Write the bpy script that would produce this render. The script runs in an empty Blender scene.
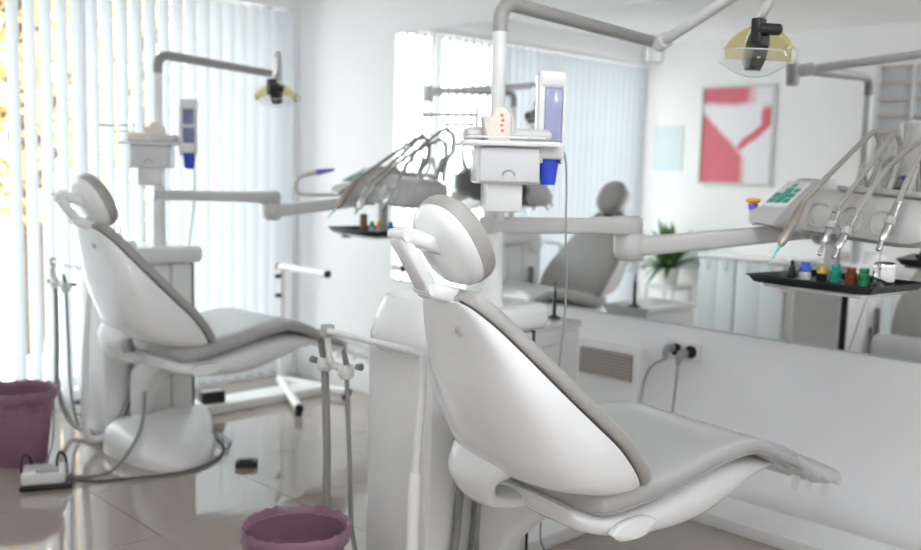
import bpy, math, random
from mathutils import Vector, Matrix
random.seed(7)
C = bpy.context.scene.collection
SC = bpy.context.scene
R = math.radians
PI = math.pi

# ------------------------------------------------------------------ camera
H = 1.40
YAW, PITCH, ROLL, FPX = R(44.518), R(6.525), R(-1.561), 948.95
def make_camera():
    f = Vector((math.sin(YAW)*math.cos(PITCH), math.cos(YAW)*math.cos(PITCH), -math.sin(PITCH)))
    r = Vector((math.cos(YAW), -math.sin(YAW), 0))
    d = f.cross(r)
    r2 = math.cos(ROLL)*r + math.sin(ROLL)*d
    d2 = -math.sin(ROLL)*r + math.cos(ROLL)*d
    cam = bpy.data.cameras.new('camera')
    cam.sensor_width = 36.0
    cam.lens = FPX/921*36.0
    cam.clip_start = 0.02
    cam.dof.use_dof = True
    cam.dof.focus_distance = 2.35
    cam.dof.aperture_fstop = 2.2
    o = bpy.data.objects.new('camera', cam)
    u = -d2
    m = Matrix(((r2.x, u.x, -f.x, 0), (r2.y, u.y, -f.y, 0), (r2.z, u.z, -f.z, H), (0, 0, 0, 1)))
    o.matrix_world = m
    C.objects.link(o)
    SC.camera = o
make_camera()

# ------------------------------------------------------------------ world, daylight, exposure
W = bpy.data.worlds.new('overcast_sky'); SC.world = W; W.use_nodes = True
bg = W.node_tree.nodes['Background']
bg.inputs[0].default_value = (0.95, 0.98, 1.0, 1)
bg.inputs[1].default_value = 6.7
SC.view_settings.view_transform = 'Standard'
SC.view_settings.look = 'None'
SC.view_settings.gamma = 1.0
SC.view_settings.use_curve_mapping = False
SC.view_settings.exposure = 0.1
SC.cycles.use_denoising = True
SC.cycles.max_bounces = 14
SC.cycles.diffuse_bounces = 7
SC.cycles.transparent_max_bounces = 16
SC.cycles.sample_clamp_indirect = 6.0
SC.cycles.caustics_reflective = False
SC.cycles.caustics_refractive = False

# room measures
XM, XL, YW, YF, ZC = 3.60, -0.19, 5.20, -2.2, 2.55
def area_light(name, loc, rot, sx, sy, power, portal=False, color=(1, 1, 1)):
    l = bpy.data.lights.new(name, 'AREA'); l.shape = 'RECTANGLE'; l.size = sx; l.size_y = sy
    l.energy = power; l.color = color
    if portal: l.cycles.is_portal = True
    o = bpy.data.objects.new(name, l); o.location = loc; o.rotation_euler = rot; C.objects.link(o)
    return o
area_light('window_portal', ((XL+XM)/2, YW+0.16, 1.22), (R(-90), 0, 0), 3.6, 2.3, 1.0, portal=True)

# ------------------------------------------------------------------ materials
MATS = {}
def mat(name, col, rough=0.5, metal=0.0, noise=0.03, scale=6.0, bump=0.0, bscale=80.0, trans=0.0, coat=0.0,
        emit=0.0, alpha=1.0, ior=1.45, sub=0.0, rvar=0.0, spec=0.5):
    m = bpy.data.materials.new(name); m.use_nodes = True
    nt = m.node_tree; b = nt.nodes['Principled BSDF']
    b.inputs['Base Color'].default_value = (*col, 1); b.inputs['Roughness'].default_value = rough
    b.inputs['Metallic'].default_value = metal; b.inputs['IOR'].default_value = ior
    b.inputs['Transmission Weight'].default_value = trans; b.inputs['Coat Weight'].default_value = coat
    b.inputs['Coat Roughness'].default_value = 0.05
    b.inputs['Alpha'].default_value = alpha
    b.inputs['Specular IOR Level'].default_value = spec
    tc = nt.nodes.new('ShaderNodeTexCoord')
    if noise > 0:
        n = nt.nodes.new('ShaderNodeTexNoise'); n.inputs['Scale'].default_value = scale; n.inputs['Detail'].default_value = 4
        nt.links.new(tc.outputs['Object'], n.inputs['Vector'])
        mr = nt.nodes.new('ShaderNodeMapRange'); mr.inputs[3].default_value = 1-noise; mr.inputs[4].default_value = 1+noise
        nt.links.new(n.outputs['Fac'], mr.inputs[0])
        mx = nt.nodes.new('ShaderNodeVectorMath'); mx.operation = 'SCALE'; mx.inputs[0].default_value = col
        nt.links.new(mr.outputs[0], mx.inputs['Scale']); nt.links.new(mx.outputs[0], b.inputs['Base Color'])
        if rvar > 0:
            m2 = nt.nodes.new('ShaderNodeMapRange'); m2.inputs[3].default_value = max(0, rough-rvar); m2.inputs[4].default_value = rough+rvar
            nt.links.new(n.outputs['Fac'], m2.inputs[0]); nt.links.new(m2.outputs[0], b.inputs['Roughness'])
    if bump > 0:
        n2 = nt.nodes.new('ShaderNodeTexNoise'); n2.inputs['Scale'].default_value = bscale; n2.inputs['Detail'].default_value = 3
        nt.links.new(tc.outputs['Object'], n2.inputs['Vector'])
        bp = nt.nodes.new('ShaderNodeBump'); bp.inputs['Strength'].default_value = bump; bp.inputs['Distance'].default_value = 0.01
        nt.links.new(n2.outputs['Fac'], bp.inputs['Height']); nt.links.new(bp.outputs[0], b.inputs['Normal'])
    if emit > 0:
        b.inputs['Emission Color'].default_value = (*col, 1); b.inputs['Emission Strength'].default_value = emit
    MATS[name] = m
    return m
def translucent(name, col, tr=0.5, alpha=0.0, tcol=None):
    m = bpy.data.materials.new(name); m.use_nodes = True; nt = m.node_tree
    for n in list(nt.nodes): nt.nodes.remove(n)
    out = nt.nodes.new('ShaderNodeOutputMaterial')
    d = nt.nodes.new('ShaderNodeBsdfDiffuse'); t = nt.nodes.new('ShaderNodeBsdfTranslucent'); mx = nt.nodes.new('ShaderNodeMixShader')
    tc = nt.nodes.new('ShaderNodeTexCoord'); n = nt.nodes.new('ShaderNodeTexNoise'); n.inputs['Scale'].default_value = 25
    mp = nt.nodes.new('ShaderNodeMapping'); mp.inputs['Scale'].default_value = (6, 6, 0.4)
    nt.links.new(tc.outputs['Object'], mp.inputs[0]); nt.links.new(mp.outputs[0], n.inputs['Vector'])
    r = nt.nodes.new('ShaderNodeMapRange'); r.inputs[3].default_value = 0.95; r.inputs[4].default_value = 1.03
    nt.links.new(n.outputs['Fac'], r.inputs[0])
    v = nt.nodes.new('ShaderNodeVectorMath'); v.operation = 'SCALE'; v.inputs[0].default_value = col
    nt.links.new(r.outputs[0], v.inputs['Scale'])
    nt.links.new(v.outputs[0], d.inputs[0])
    t.inputs[0].default_value = (*(tcol or col), 1)
    mx.inputs[0].default_value = tr
    nt.links.new(d.outputs[0], mx.inputs[1]); nt.links.new(t.outputs[0], mx.inputs[2])
    last = mx
    if alpha > 0:
        tp = nt.nodes.new('ShaderNodeBsdfTransparent'); m2 = nt.nodes.new('ShaderNodeMixShader'); m2.inputs[0].default_value = alpha
        nt.links.new(mx.outputs[0], m2.inputs[1]); nt.links.new(tp.outputs[0], m2.inputs[2]); last = m2
    nt.links.new(last.outputs[0], out.inputs[0])
    MATS[name] = m
def clear(name, col, gloss=0.12, rough=0.03):
    """thin clear sheet: mostly transparent with a little gloss"""
    m = bpy.data.materials.new(name); m.use_nodes = True; nt = m.node_tree
    for n in list(nt.nodes): nt.nodes.remove(n)
    out = nt.nodes.new('ShaderNodeOutputMaterial'); t = nt.nodes.new('ShaderNodeBsdfTransparent'); t.inputs[0].default_value = (*col, 1)
    g = nt.nodes.new('ShaderNodeBsdfGlossy'); g.inputs['Roughness'].default_value = rough
    mx = nt.nodes.new('ShaderNodeMixShader'); mx.inputs[0].default_value = gloss
    nt.links.new(t.outputs[0], mx.inputs[1]); nt.links.new(g.outputs[0], mx.inputs[2]); nt.links.new(mx.outputs[0], out.inputs[0])
    MATS[name] = m

mat('wall_paint', (0.87, 0.87, 0.875), 0.6, noise=0.012, scale=2.5, bump=0.02, bscale=300)
mat('ceiling_paint', (0.87, 0.865, 0.86), 0.7, noise=0.012, scale=2)
mat('floor_tile', (0.37, 0.315, 0.275), 0.06, noise=0.10, scale=2.2, rvar=0.02, coat=0.6, spec=0.9)
mat('grout', (0.24, 0.21, 0.19), 0.7)
mat('mirror_glass', (0.96, 0.965, 0.96), 0.0, 1.0, noise=0)
mat('mirror_edge', (0.50, 0.58, 0.56), 0.2)
mat('white_plastic', (0.80, 0.80, 0.79), 0.22, noise=0.012, scale=4, coat=0.25)
mat('chair_shell', (0.88, 0.885, 0.88), 0.16, noise=0.012, scale=4, coat=0.5)
mat('white_enamel', (0.84, 0.84, 0.83), 0.28, noise=0.015, scale=5)
mat('drawer_plastic', (0.70, 0.70, 0.71), 0.3, noise=0.02, scale=6)
mat('warm_plastic', (0.62, 0.615, 0.60), 0.30, noise=0.02, scale=5)
mat('console_grey', (0.53, 0.525, 0.51), 0.30, noise=0.02, scale=5)
mat('grey_metal', (0.47, 0.46, 0.44), 0.35, noise=0.03, scale=8)
mat('arm_grey', (0.35, 0.345, 0.33), 0.38, noise=0.03, scale=8)
mat('ceramic', (0.88, 0.88, 0.87), 0.08, noise=0.01, coat=0.5)
mat('upholstery', (0.45, 0.447, 0.44), 0.24, noise=0.05, scale=9, bump=0.10, bscale=120, coat=0.35)
mat('upholstery_band', (0.37, 0.355, 0.335), 0.34, noise=0.06, scale=18, bump=0.35, bscale=45)
mat('dark_gap', (0.05, 0.05, 0.055), 0.6)
mat('black_plastic', (0.016, 0.017, 0.019), 0.35, noise=0.1)
mat('tray_black', (0.007, 0.010, 0.012), 0.42, noise=0.1)
mat('rubber_grey', (0.22, 0.22, 0.22), 0.5, noise=0.05, scale=30)
mat('hose_grey', (0.26, 0.257, 0.25), 0.5, noise=0.06, scale=30)
mat('cable_dark', (0.10, 0.10, 0.105), 0.5)
mat('cable_grey', (0.33, 0.33, 0.33), 0.5)
mat('whip_hose', (0.37, 0.35, 0.32), 0.42, noise=0.05, scale=20)
mat('steel', (0.72, 0.72, 0.71), 0.18, 1.0, noise=0.04)
mat('brass_dark', (0.36, 0.31, 0.26), 0.35, 0.6, noise=0.05)
mat('chrome', (0.80, 0.80, 0.80), 0.07, 1.0, noise=0.02)
mat('teal', (0.10, 0.58, 0.52), 0.3)
mat('key_green', (0.045, 0.30, 0.22), 0.4, noise=0.08, scale=60)
mat('blue_cup', (0.035, 0.075, 0.60), 0.3, noise=0.05)
mat('blue_window', (0.32, 0.34, 0.52), 0.18, noise=0.06, scale=12, coat=0.5)
mat('blue_window_dark', (0.19, 0.22, 0.38), 0.18, noise=0.06, scale=12, coat=0.5)
mat('purple_tip', (0.24, 0.18, 0.75), 0.3)
mat('orange', (0.95, 0.45, 0.05), 0.35)
mat('yellow', (0.85, 0.62, 0.12), 0.35)
mat('cap_blue', (0.10, 0.19, 0.75), 0.3)
mat('cap_teal', (0.03, 0.42, 0.30), 0.3)
mat('cap_brown', (0.26, 0.06, 0.035), 0.35)
mat('cap_green', (0.03, 0.26, 0.08), 0.3)
mat('bottle_white', (0.75, 0.74, 0.70), 0.3)
mat('tan_plaster', (0.78, 0.72, 0.64), 0.7, noise=0.06, scale=25)
mat('gum_red', (0.75, 0.27, 0.18), 0.5)
mat('brown_jar', (0.22, 0.15, 0.11), 0.35)
translucent('bag_purple', (0.42, 0.26, 0.34), 0.45, 0.28, tcol=(0.62, 0.42, 0.50))
mat('bin_purple', (0.25, 0.13, 0.18), 0.38, noise=0.12)
translucent('blind_fabric', (0.84, 0.865, 0.885), 0.42, tcol=(0.385, 0.415, 0.435))
translucent('thin_plastic', (0.86, 0.86, 0.86), 0.5, 0.5)
mat('alu_frame', (0.62, 0.64, 0.65), 0.35, noise=0.02)
clear('window_glass', (0.96, 0.98, 0.98), 0.05)
clear('shield_plastic', (0.93, 0.95, 0.93), 0.16)
clear('reflector_yellow', (0.96, 0.83, 0.42), 0.30, 0.1)
mat('leaf_green', (0.06, 0.17, 0.05), 0.5, noise=0.3, scale=12)
mat('pot_white', (0.78, 0.78, 0.77), 0.35)
mat('soil', (0.08, 0.05, 0.035), 0.9, noise=0.3, scale=40)
mat('leaf_yellow', (0.70, 0.52, 0.20), 0.6, noise=0.45, scale=1.8)
mat('bark', (0.12, 0.08, 0.055), 0.9, noise=0.3, scale=14)
mat('pavement', (0.62, 0.61, 0.60), 0.9, noise=0.08, scale=0.6)
mat('cabinet_paint', (0.66, 0.73, 0.75), 0.35, noise=0.015)
mat('shelf_wood', (0.58, 0.46, 0.42), 0.5, noise=0.1)
mat('cabinet_back', (0.62, 0.66, 0.67), 0.4)
mat('notice_blue', (0.66, 0.76, 0.79), 0.6, noise=0.05, scale=4)
mat('poster_frame', (0.62, 0.62, 0.60), 0.4)
mat('louvre', (0.52, 0.47, 0.43), 0.45, noise=0.05)
mat('added_fill_glow', (0.93, 0.965, 1.0), 0.5, noise=0, emit=22.0)  # glow of the added fill globes

# ------------------------------------------------------------------ mesh builder
class MB:
    def __init__(s): s.v = []; s.f = []
    def add(s, vs, fs):
        k = len(s.v); s.v += [tuple(v) for v in vs]; s.f += [tuple(i+k for i in f) for f in fs]; return s
    def box(s, lo, hi, bev=0.0, M=None):
        x0, y0, z0 = lo; x1, y1, z1 = hi
        if bev <= 0:
            vs = [(x, y, z) for z in (z0, z1) for x, y in ((x0, y0), (x1, y0), (x1, y1), (x0, y1))]
            fs = [(3, 2, 1, 0), (4, 5, 6, 7), (0, 1, 5, 4), (1, 2, 6, 5), (2, 3, 7, 6), (3, 0, 4, 7)]
        else:
            b = min(bev, (x1-x0)/2.01, (y1-y0)/2.01, (z1-z0)/2.01)
            rings = []
            def ring(ins, z):
                pts = []
                r = b
                for (cxx, cyy, a0) in ((x1-r, y0+r, -90), (x1-r, y1-r, 0), (x0+r, y1-r, 90), (x0+r, y0+r, 180)):
                    for k in range(4):
                        a = R(a0+30*k); rr = r-ins
                        pts.append((cxx+rr*math.cos(a), cyy+rr*math.sin(a), z))
                return pts
            for t in (0, 30, 60, 90):
                rings.append(ring(b*(1-math.sin(R(t))), z0+b*(1-math.cos(R(t)))))
            for t in (90, 60, 30, 0):
                rings.append(ring(b*(1-math.sin(R(t))), z1-b*(1-math.cos(R(t)))))
            vs, fs = loft_data(rings)
        if M is not None: vs = [M @ Vector(v) for v in vs]
        return s.add(vs, fs)
    def loft(s, rings, cap=True, closed=True): return s.add(*loft_data(rings, cap, closed))
    def tube(s, path, rad, n=12, cap=True, flat=None):
        """path: points, rad: number or list. flat=(axis, factor): squash"""
        P = [Vector(p) for p in path]
        rr = rad if isinstance(rad, (list, tuple)) else [rad]*len(P)
        T = []
        for i in range(len(P)):
            a = P[max(0, i-1)]; b = P[min(len(P)-1, i+1)]
            d = (b-a); T.append(d.normalized() if d.length > 1e-9 else Vector((0, 0, 1)))
        up = Vector((0, 0, 1)) if abs(T[0].z) < 0.9 else Vector((1, 0, 0))
        N = (up - T[0]*up.dot(T[0])).normalized()
        rings = []
        for i in range(len(P)):
            N = (N - T[i]*N.dot(T[i])).normalized(); B = T[i].cross(N)
            rings.append([P[i]+rr[i]*(math.cos(2*PI*k/n)*N+math.sin(2*PI*k/n)*B) for k in range(n)])
        return s.add(*loft_data(rings, cap))
    def lathe(s, prof, c=(0, 0, 0), n=28, M=None, cap=False):
        rings = [[(c[0]+r*math.cos(2*PI*k/n), c[1]+r*math.sin(2*PI*k/n), c[2]+z) for k in range(n)] for r, z in prof]
        vs, fs = loft_data(rings, cap)
        if M is not None: vs = [M @ Vector(v) for v in vs]
        return s.add(vs, fs)
    def prism(s, poly, z0, z1):
        n = len(poly); vs = [(x, y, z0) for x, y in poly]+[(x, y, z1) for x, y in poly]
        fs = [tuple(range(n-1, -1, -1)), tuple(range(n, 2*n))]+[(i, (i+1) % n, n+(i+1) % n, n+i) for i in range(n)]
        return s.add(vs, fs)
    def map(s, M): s.v = [tuple(M @ Vector(v)) for v in s.v]; return s
def loft_data(rings, cap=True, closed=True):
    n = len(rings[0]); vs = [tuple(p) for r in rings for p in r]; fs = []
    m = n if closed else n-1
    for i in range(len(rings)-1):
        for k in range(m):
            a = i*n+k; b = i*n+(k+1) % n; fs.append((a, b, b+n, a+n))
    if cap and closed: fs.append(tuple(range(n-1, -1, -1))); fs.append(tuple(range((len(rings)-1)*n, len(rings)*n)))
    return vs, fs
def smooth_path(pts, sub=6):
    """Catmull-Rom through the points"""
    P = [Vector(p) for p in pts]; out = []
    for i in range(len(P)-1):
        p0 = P[max(0, i-1)]; p1 = P[i]; p2 = P[i+1]; p3 = P[min(len(P)-1, i+2)]
        for k in range(sub):
            t = k/sub
            out.append(0.5*((2*p1)+(-p0+p2)*t+(2*p0-5*p1+4*p2-p3)*t*t+(-p0+3*p1-3*p2+p3)*t**3))
    out.append(P[-1]); return out
def spow(a, e): return math.copysign(abs(a)**e, a)

def link(name, mb, m, parent=None, sharp=38, off=None, flip=True):
    me = bpy.data.meshes.new(name)
    o_ = off if off is not None else (Vector(parent['_o']) if parent is not None and '_o' in parent else Vector((0, 0, 0)))
    me.from_pydata([tuple(Vector(v)-o_) for v in mb.v], [], mb.f)
    import bmesh
    bm = bmesh.new(); bm.from_mesh(me); bmesh.ops.recalc_face_normals(bm, faces=bm.faces); bm.to_mesh(me); bm.free()
    me.polygons.foreach_set('use_smooth', [True]*len(me.polygons))
    try: me.set_sharp_from_angle(angle=R(sharp))
    except Exception: pass
    me.materials.append(MATS[m]); me.update()
    o = bpy.data.objects.new(name, me); C.objects.link(o)
    if parent is not None: o.parent = parent
    o['_o'] = tuple(o_)
    return o
def tag(o, label=None, cat=None, group=None, kind=None):
    if label: o['label'] = label
    if cat: o['category'] = cat
    if group: o['group'] = group
    if kind: o['kind'] = kind
    return o
def thing(name, label, cat, loc=(0, 0, 0), rotz=0.0, group=None, local=False):
    """Empty at the base of a thing. Parts are given in world measures unless local"""
    o = bpy.data.objects.new(name, None); o.empty_display_size = 0.1; C.objects.link(o)
    o.location = loc; o.rotation_euler = (0, 0, rotz)
    o['_o'] = (0, 0, 0) if local else tuple(loc)
    return tag(o, label, cat, group)
def single(name, mb, m, label, cat, base, group=None, sharp=38, kind=None):
    o = link(name, mb, m, None, sharp, off=Vector(base)); o.location = base
    return tag(o, label, cat, group, kind)
def copy_tree(o, d=(0, 0, 0), label=None, parent=None):
    c = o.copy(); C.objects.link(c)
    if parent is not None: c.parent = parent
    else: c.location = Vector(o.location)+Vector(d)
    if label: c['label'] = label
    for ch in list(o.children):
        copy_tree(ch, parent=c)
    return c

# ------------------------------------------------------------------ room shell
def struct(name, mb, m, parent=None, sharp=38):
    o = link(name, mb, m, parent, sharp)
    if parent is None: tag(o, kind='structure')
    return o
fl = struct('floor', MB().box((XL-0.2, YF-0.2, -0.12), (XM+0.2, YW+0.2, -0.004)), 'grout'); tag(fl, 'polished grey beige tile floor', 'floor')
# polished floor tiles, one object each, sharing one mesh
TS = 0.60
tile0 = None
for i in range(7):
    for j in range(13):
        x0 = XL + i*TS; y0 = YF + j*TS
        w = min(TS, XM-x0); l = min(TS, YW-y0)
        if w <= 0.02 or l <= 0.02: continue
        g = 0.001
        if abs(w-TS) < 1e-6 and abs(l-TS) < 1e-6:
            if tile0 is None:
                tile0 = link('floor_tile', MB().box((g, g, -0.004), (TS-g, TS-g, 0.0)), 'floor_tile', fl); t = tile0
            else:
                t = tile0.copy(); C.objects.link(t); t.parent = fl
        else:
            t = link('floor_tile', MB().box((g, g, -0.004), (w-g, l-g, 0.0)), 'floor_tile', fl)
        t.location = (x0, y0, 0)
struct('ceiling', MB().box((XL-0.2, YF-0.2, ZC), (XM+0.2, YW+0.3, ZC+0.12)), 'ceiling_paint')
struct('wall_right', MB().box((XM, YF, 0), (XM+0.15, YW+0.3, ZC)), 'wall_paint')
struct('wall_left', MB().box((XL-0.15, YF, 0), (XL, YW+0.3, ZC)), 'wall_paint')
struct('wall_front', MB().box((XL-0.15, YF-0.15, 0), (XM+0.15, YF, ZC)), 'wall_paint')
WX0, WX1, WZ0, WZ1 = XL+0.06, 3.46, 0.10, 2.40
b = MB().box((XL, YW, 0), (XM, YW+0.3, WZ0)).box((XL, YW, WZ1), (XM, YW+0.3, ZC))
b.box((XL, YW, WZ0), (WX0, YW+0.3, WZ1)).box((WX1, YW, WZ0), (XM, YW+0.3, WZ1))
struct('wall_back', b, 'wall_paint')
# window: frame, mullions, panes
wf = MB().box((WX0, YW+0.10, WZ0), (WX1, YW+0.16, WZ0+0.05)).box((WX0, YW+0.10, WZ1-0.05), (WX1, YW+0.16, WZ1))
wf.box((WX0, YW+0.10, WZ0), (WX0+0.05, YW+0.16, WZ1)).box((WX1-0.05, YW+0.10, WZ0), (WX1, YW+0.16, WZ1))
win = struct('window_1', wf, 'alu_frame')
mull = [WX0+(WX1-WX0)*k/3 for k in (1, 2)]
for x in mull: link('mullion', MB().box((x-0.025, YW+0.10, WZ0+0.05), (x+0.025, YW+0.16, WZ1-0.05)), 'alu_frame', win)
ed = [WX0+0.05]+mull+[WX1-0.05]
for k in range(3): link('window_pane', MB().box((ed[k]+(0.025 if k else 0), YW+0.125, WZ0+0.05), (ed[k+1]-(0.025 if k < 2 else 0), YW+0.131, WZ1-0.05)), 'window_glass', win)
# baseboard along the left wall
bb = struct('baseboard_left', MB().box((XL, YF, 0), (XL+0.012, YW, 0.07)), 'white_enamel')

# ------------------------------------------------------------------ vertical blinds
def blind(x0, x1, ang, label, sp=0.083, w=0.089):
    y = YW-0.055; zt, zb = 2.335, 0.035
    t = thing('vertical_blind', label, 'blind', ((x0+x1)/2, y, zb), group='vertical blinds along the window wall')
    link('head_rail', MB().box((x0, y-0.022, zt+0.012), (x1, y+0.022, zt+0.055), 0.004), 'white_enamel', t)
    n = int((x1-x0)/sp)
    # one curved slat, then copies
    sl = MB(); K = 5
    rings = []
    for z in (0.0, (zt-zb)/2, zt-zb):
        rings.append([(0.006*(1-(2*k/K-1)**2)-0.003, (k/K-0.5)*w, z) for k in range(K+1)])
    sl.loft(rings, cap=False, closed=False)
    s0 = None
    for k in range(n):
        if s0 is None: s = s0 = link('slat', sl, 'blind_fabric', t, off=Vector((0, 0, 0)))
        else: s = s0.copy(); C.objects.link(s); s.parent = t
        xx = x0+sp*(k+0.5)
        s.location = (xx-(x0+x1)/2, 0, 0)
        s.rotation_euler = (0, 0, R(-ang+random.uniform(-1.6, 1.6)))
    c0 = None
    for k in range(n):
        if c0 is None: c = c0 = link('carrier_clip', MB().box((-0.004, -0.012, zt-zb), (0.004, 0.012, zt-zb+0.012)), 'white_plastic', t, off=Vector((0, 0, 0)))
        else: c = c0.copy(); C.objects.link(c); c.parent = t
        c.location = (x0+sp*(k+0.5)-(x0+x1)/2, 0, 0)
    return t
blind(1.77, 3.53, -25, 'white vertical blind half open, yellow leaves showing between its slats')
blind(XL+0.02, 1.75, 38, 'white vertical blind turned the other way, beside the picture wall')

# ------------------------------------------------------------------ wall mirror
MY0, MY1, MZ0, MZ1 = 0.0, 4.235, 0.735, 2.142
mr = thing('wall_mirror', 'large frameless wall mirror above the white dado', 'mirror', (XM, (MY0+MY1)/2, MZ0))
link('mirror_glass', MB().box((XM-0.006, MY0, MZ0), (XM-0.001, MY1, MZ1)), 'mirror_glass', mr)
link('edge_strip', MB().box((XM-0.008, MY0, MZ0-0.006), (XM-0.0005, MY1, MZ0)), 'mirror_edge', mr)

# ------------------------------------------------------------------ added fill globes that brighten the room, hung out of view
for (x, y) in ((1.35, 1.15), (0.6, 0.35), (1.2, -0.7), (2.4, -1.3)):  # added fill light, all above and behind the view
    t = thing('added_fill_globe', 'added unseen fill light, a white globe hanging from the ceiling', 'added fill light', (x, y, ZC), group='added fill globes')
    link('canopy', MB().lathe([(0, 0), (0.05, 0), (0.05, -0.015), (0.03, -0.03), (0, -0.03)], (x, y, ZC), 24), 'white_enamel', t)
    link('stem', MB().tube([(x, y, ZC-0.03), (x, y, ZC-0.10)], 0.008, 10), 'steel', t)
    link('globe', MB().lathe([(0.15*math.sin(PI*k/16), -0.24+0.15*math.cos(PI*k/16)) for k in range(17)], (x, y, ZC), 28), 'added_fill_glow', t, 180)

# ------------------------------------------------------------------ dental chair (local: +x to the feet, +y to the sitter's left)
def ring_se(c, ax, ay, a, b, n=28, e=0.5, nshift=None):
    """superellipse ring about c in the plane of ax, ay"""
    c = Vector(c); ax = Vector(ax); ay = Vector(ay)
    return [c+a*spow(math.cos(2*PI*k/n), e)*ax+b*spow(math.sin(2*PI*k/n), e)*ay for k in range(n)]
def make_chair(label, loc=(2.111, 1.64, 0), yaw=98.6, tilt=0.0, hx=0.0, hz=0.0):
    t = thing('dental_chair', label, 'dental chair', loc, R(90.0-yaw), group='dental chairs', local=True)
    TILT = Matrix.Translation((0, 0, 0.56)) @ Matrix.Rotation(R(tilt), 4, 'Y') @ Matrix.Translation((0, 0, -0.56))

    # front line of the backrest (x, z) and half width
    F = [(0.022, 0.556, 0.240), (0.032, 0.584, 0.262), (-0.001, 0.643, 0.278), (-0.076, 0.731, 0.280), (-0.157, 0.805, 0.268), (-0.235, 0.878, 0.248),
         (-0.300, 0.945, 0.220), (-0.350, 1.002, 0.186), (-0.397, 1.055, 0.150), (-0.437, 1.095, 0.112), (-0.452, 1.110, 0.075)]
    F = [tuple(p) for p in smooth_path(F, 4)]
    rings = []; Fs = []; Rs = []
    th = 0.062
    REAR = [(0, -.060, .553), (.06, -.195, .552), (.13, -.298, .585), (.22, -.350, .655), (.35, -.394, .752), (.5, -.426, .842), (.65, -.446, .918), (.8, -.472, .988), (.92, -.489, 1.040), (1.0, -.497, 1.066)]
    def rear(q):
        for (q0, x0, z0), (q1, x1, z1) in zip(REAR, REAR[1:]):
            if q <= q1:
                f_ = (q-q0)/(q1-q0); return Vector((x0+(x1-x0)*f_, 0, z0+(z1-z0)*f_))
        return Vector((REAR[-1][1], 0, REAR[-1][2]))
    for i, (x, z, w) in enumerate(F):
        a = F[max(0, i-1)]; c = F[min(len(F)-1, i+1)]
        d = Vector((c[0]-a[0], 0, c[1]-a[1])).normalized(); nb = Vector((-d.z, 0, d.x))  # away from the sitter
        if nb.x > 0: nb = -nb
        edge = min(1.0, 0.45+min(i, len(F)-1-i)*0.18)
        cen = Vector((x, 0, z))+nb*th*0.5
        r = []
        n = 32
        for k in range(n):
            ca, sa = math.cos(2*PI*k/n), math.sin(2*PI*k/n)
            yy = w*spow(ca, 0.42); nn = 0.5*th*edge*spow(sa, 0.55)
            if sa < 0: nn *= (1-0.35*(1-abs(ca)**2))      # dished front
            r.append(cen+Vector((0, 1, 0))*yy+nb*nn)
        rings.append(r)
        if i >= 4:
            f3 = Vector((x, 0, z))+nb*th*0.93
            Fs.append((f3, w*0.975)); Rs.append(rear((i-4)/(len(F)-5)))
    link('backrest_cushion', MB().loft(rings), 'upholstery_band', t, 50)
    # white shell behind the cushion
    rings = []; n = 33
    for (f3, w), r3 in zip(Fs, Rs):
        ring = []
        for k in range(n):
            a = PI*k/(n-1); ring.append(f3+(r3-f3)*(spow(math.sin(a), 0.62))+Vector((0, w*spow(math.cos(a), 0.62), 0)))
        rings.append(ring)
    sh = link('backrest_shell', MB().loft(rings), 'chair_shell', t, 60)
    for s_ in (1, -1):
        link('seam_gasket', MB().tube([f3+Vector((0.002, s_*w*0.985, 0.002)) for f3, w in Fs], 0.0035, 6), 'dark_gap', sh)
    # round button / emblem high on the shell
    bx, bz = -0.545, 1.0
    link('shell_button', MB().lathe([(0.0, 0.006), (0.010, 0.006), (0.013, 0.003), (0.013, -0.01)], n=20,
         M=Matrix.Translation((-0.474, -0.05, 0.993)) @ Matrix.Rotation(R(-112), 4, 'Y')), 'grey_metal', sh)
    # lower loop of the backrest, sweeping under the seat
    Y_ = [(-0.225, 0.03, 0.72, .05, .17), (-0.262, 0.05, 0.65, .047, .16), (-0.290, 0.08, 0.595, .036, .135), (-0.300, 0.11, 0.545, .027, .105), (-0.268, 0.115, 0.488, .026, .075), (-0.20, 0.11, 0.466, .027, .06), (-0.10, 0.10, 0.458, .024, .055), (0.02, 0.09, 0.46, .022, .05)]
    P = smooth_path([y_[:3] for y_ in Y_], 5); Q = smooth_path([(y_[3], y_[4], 0) for y_ in Y_], 5)
    rings = []
    for i, (p, q) in enumerate(zip(P, Q)):
        a = P[max(0, i-1)]; c = P[min(len(P)-1, i+1)]; d = (c-a).normalized(); nb = Vector((d.z, 0, -d.x)).normalized()
        rings.append(ring_se(p, (0, 1, 0), nb, q.y, q.x, 24, 0.8))
    lp = link('lower_yoke', MB().loft(rings), 'chair_shell', t, 60)
    # hinge cheeks at both sides of the seat
    for s_ in (-1, 1):
        rr = []
        for k, yy in enumerate((0.22, 0.225, 0.242, 0.246)):
            sc_ = 0.9 if k in (0, 3) else 1.0
            pts = smooth_path([(-0.10, 0.448, 0), (-0.065, 0.425, 0), (0.01, 0.422, 0), (0.065, 0.445, 0), (0.055, 0.468, 0), (0.012, 0.478, 0), (-0.03, 0.478, 0), (-0.075, 0.470, 0), (-0.10, 0.448, 0)], 4)[:-1]
            rr.append([(0.0+(p.x)*sc_, s_*yy, 0.45+(p.y-0.45)*sc_) for p in pts])
        link('hinge_cheek', MB().loft(rr), 'chair_shell', t, 50)
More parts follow.
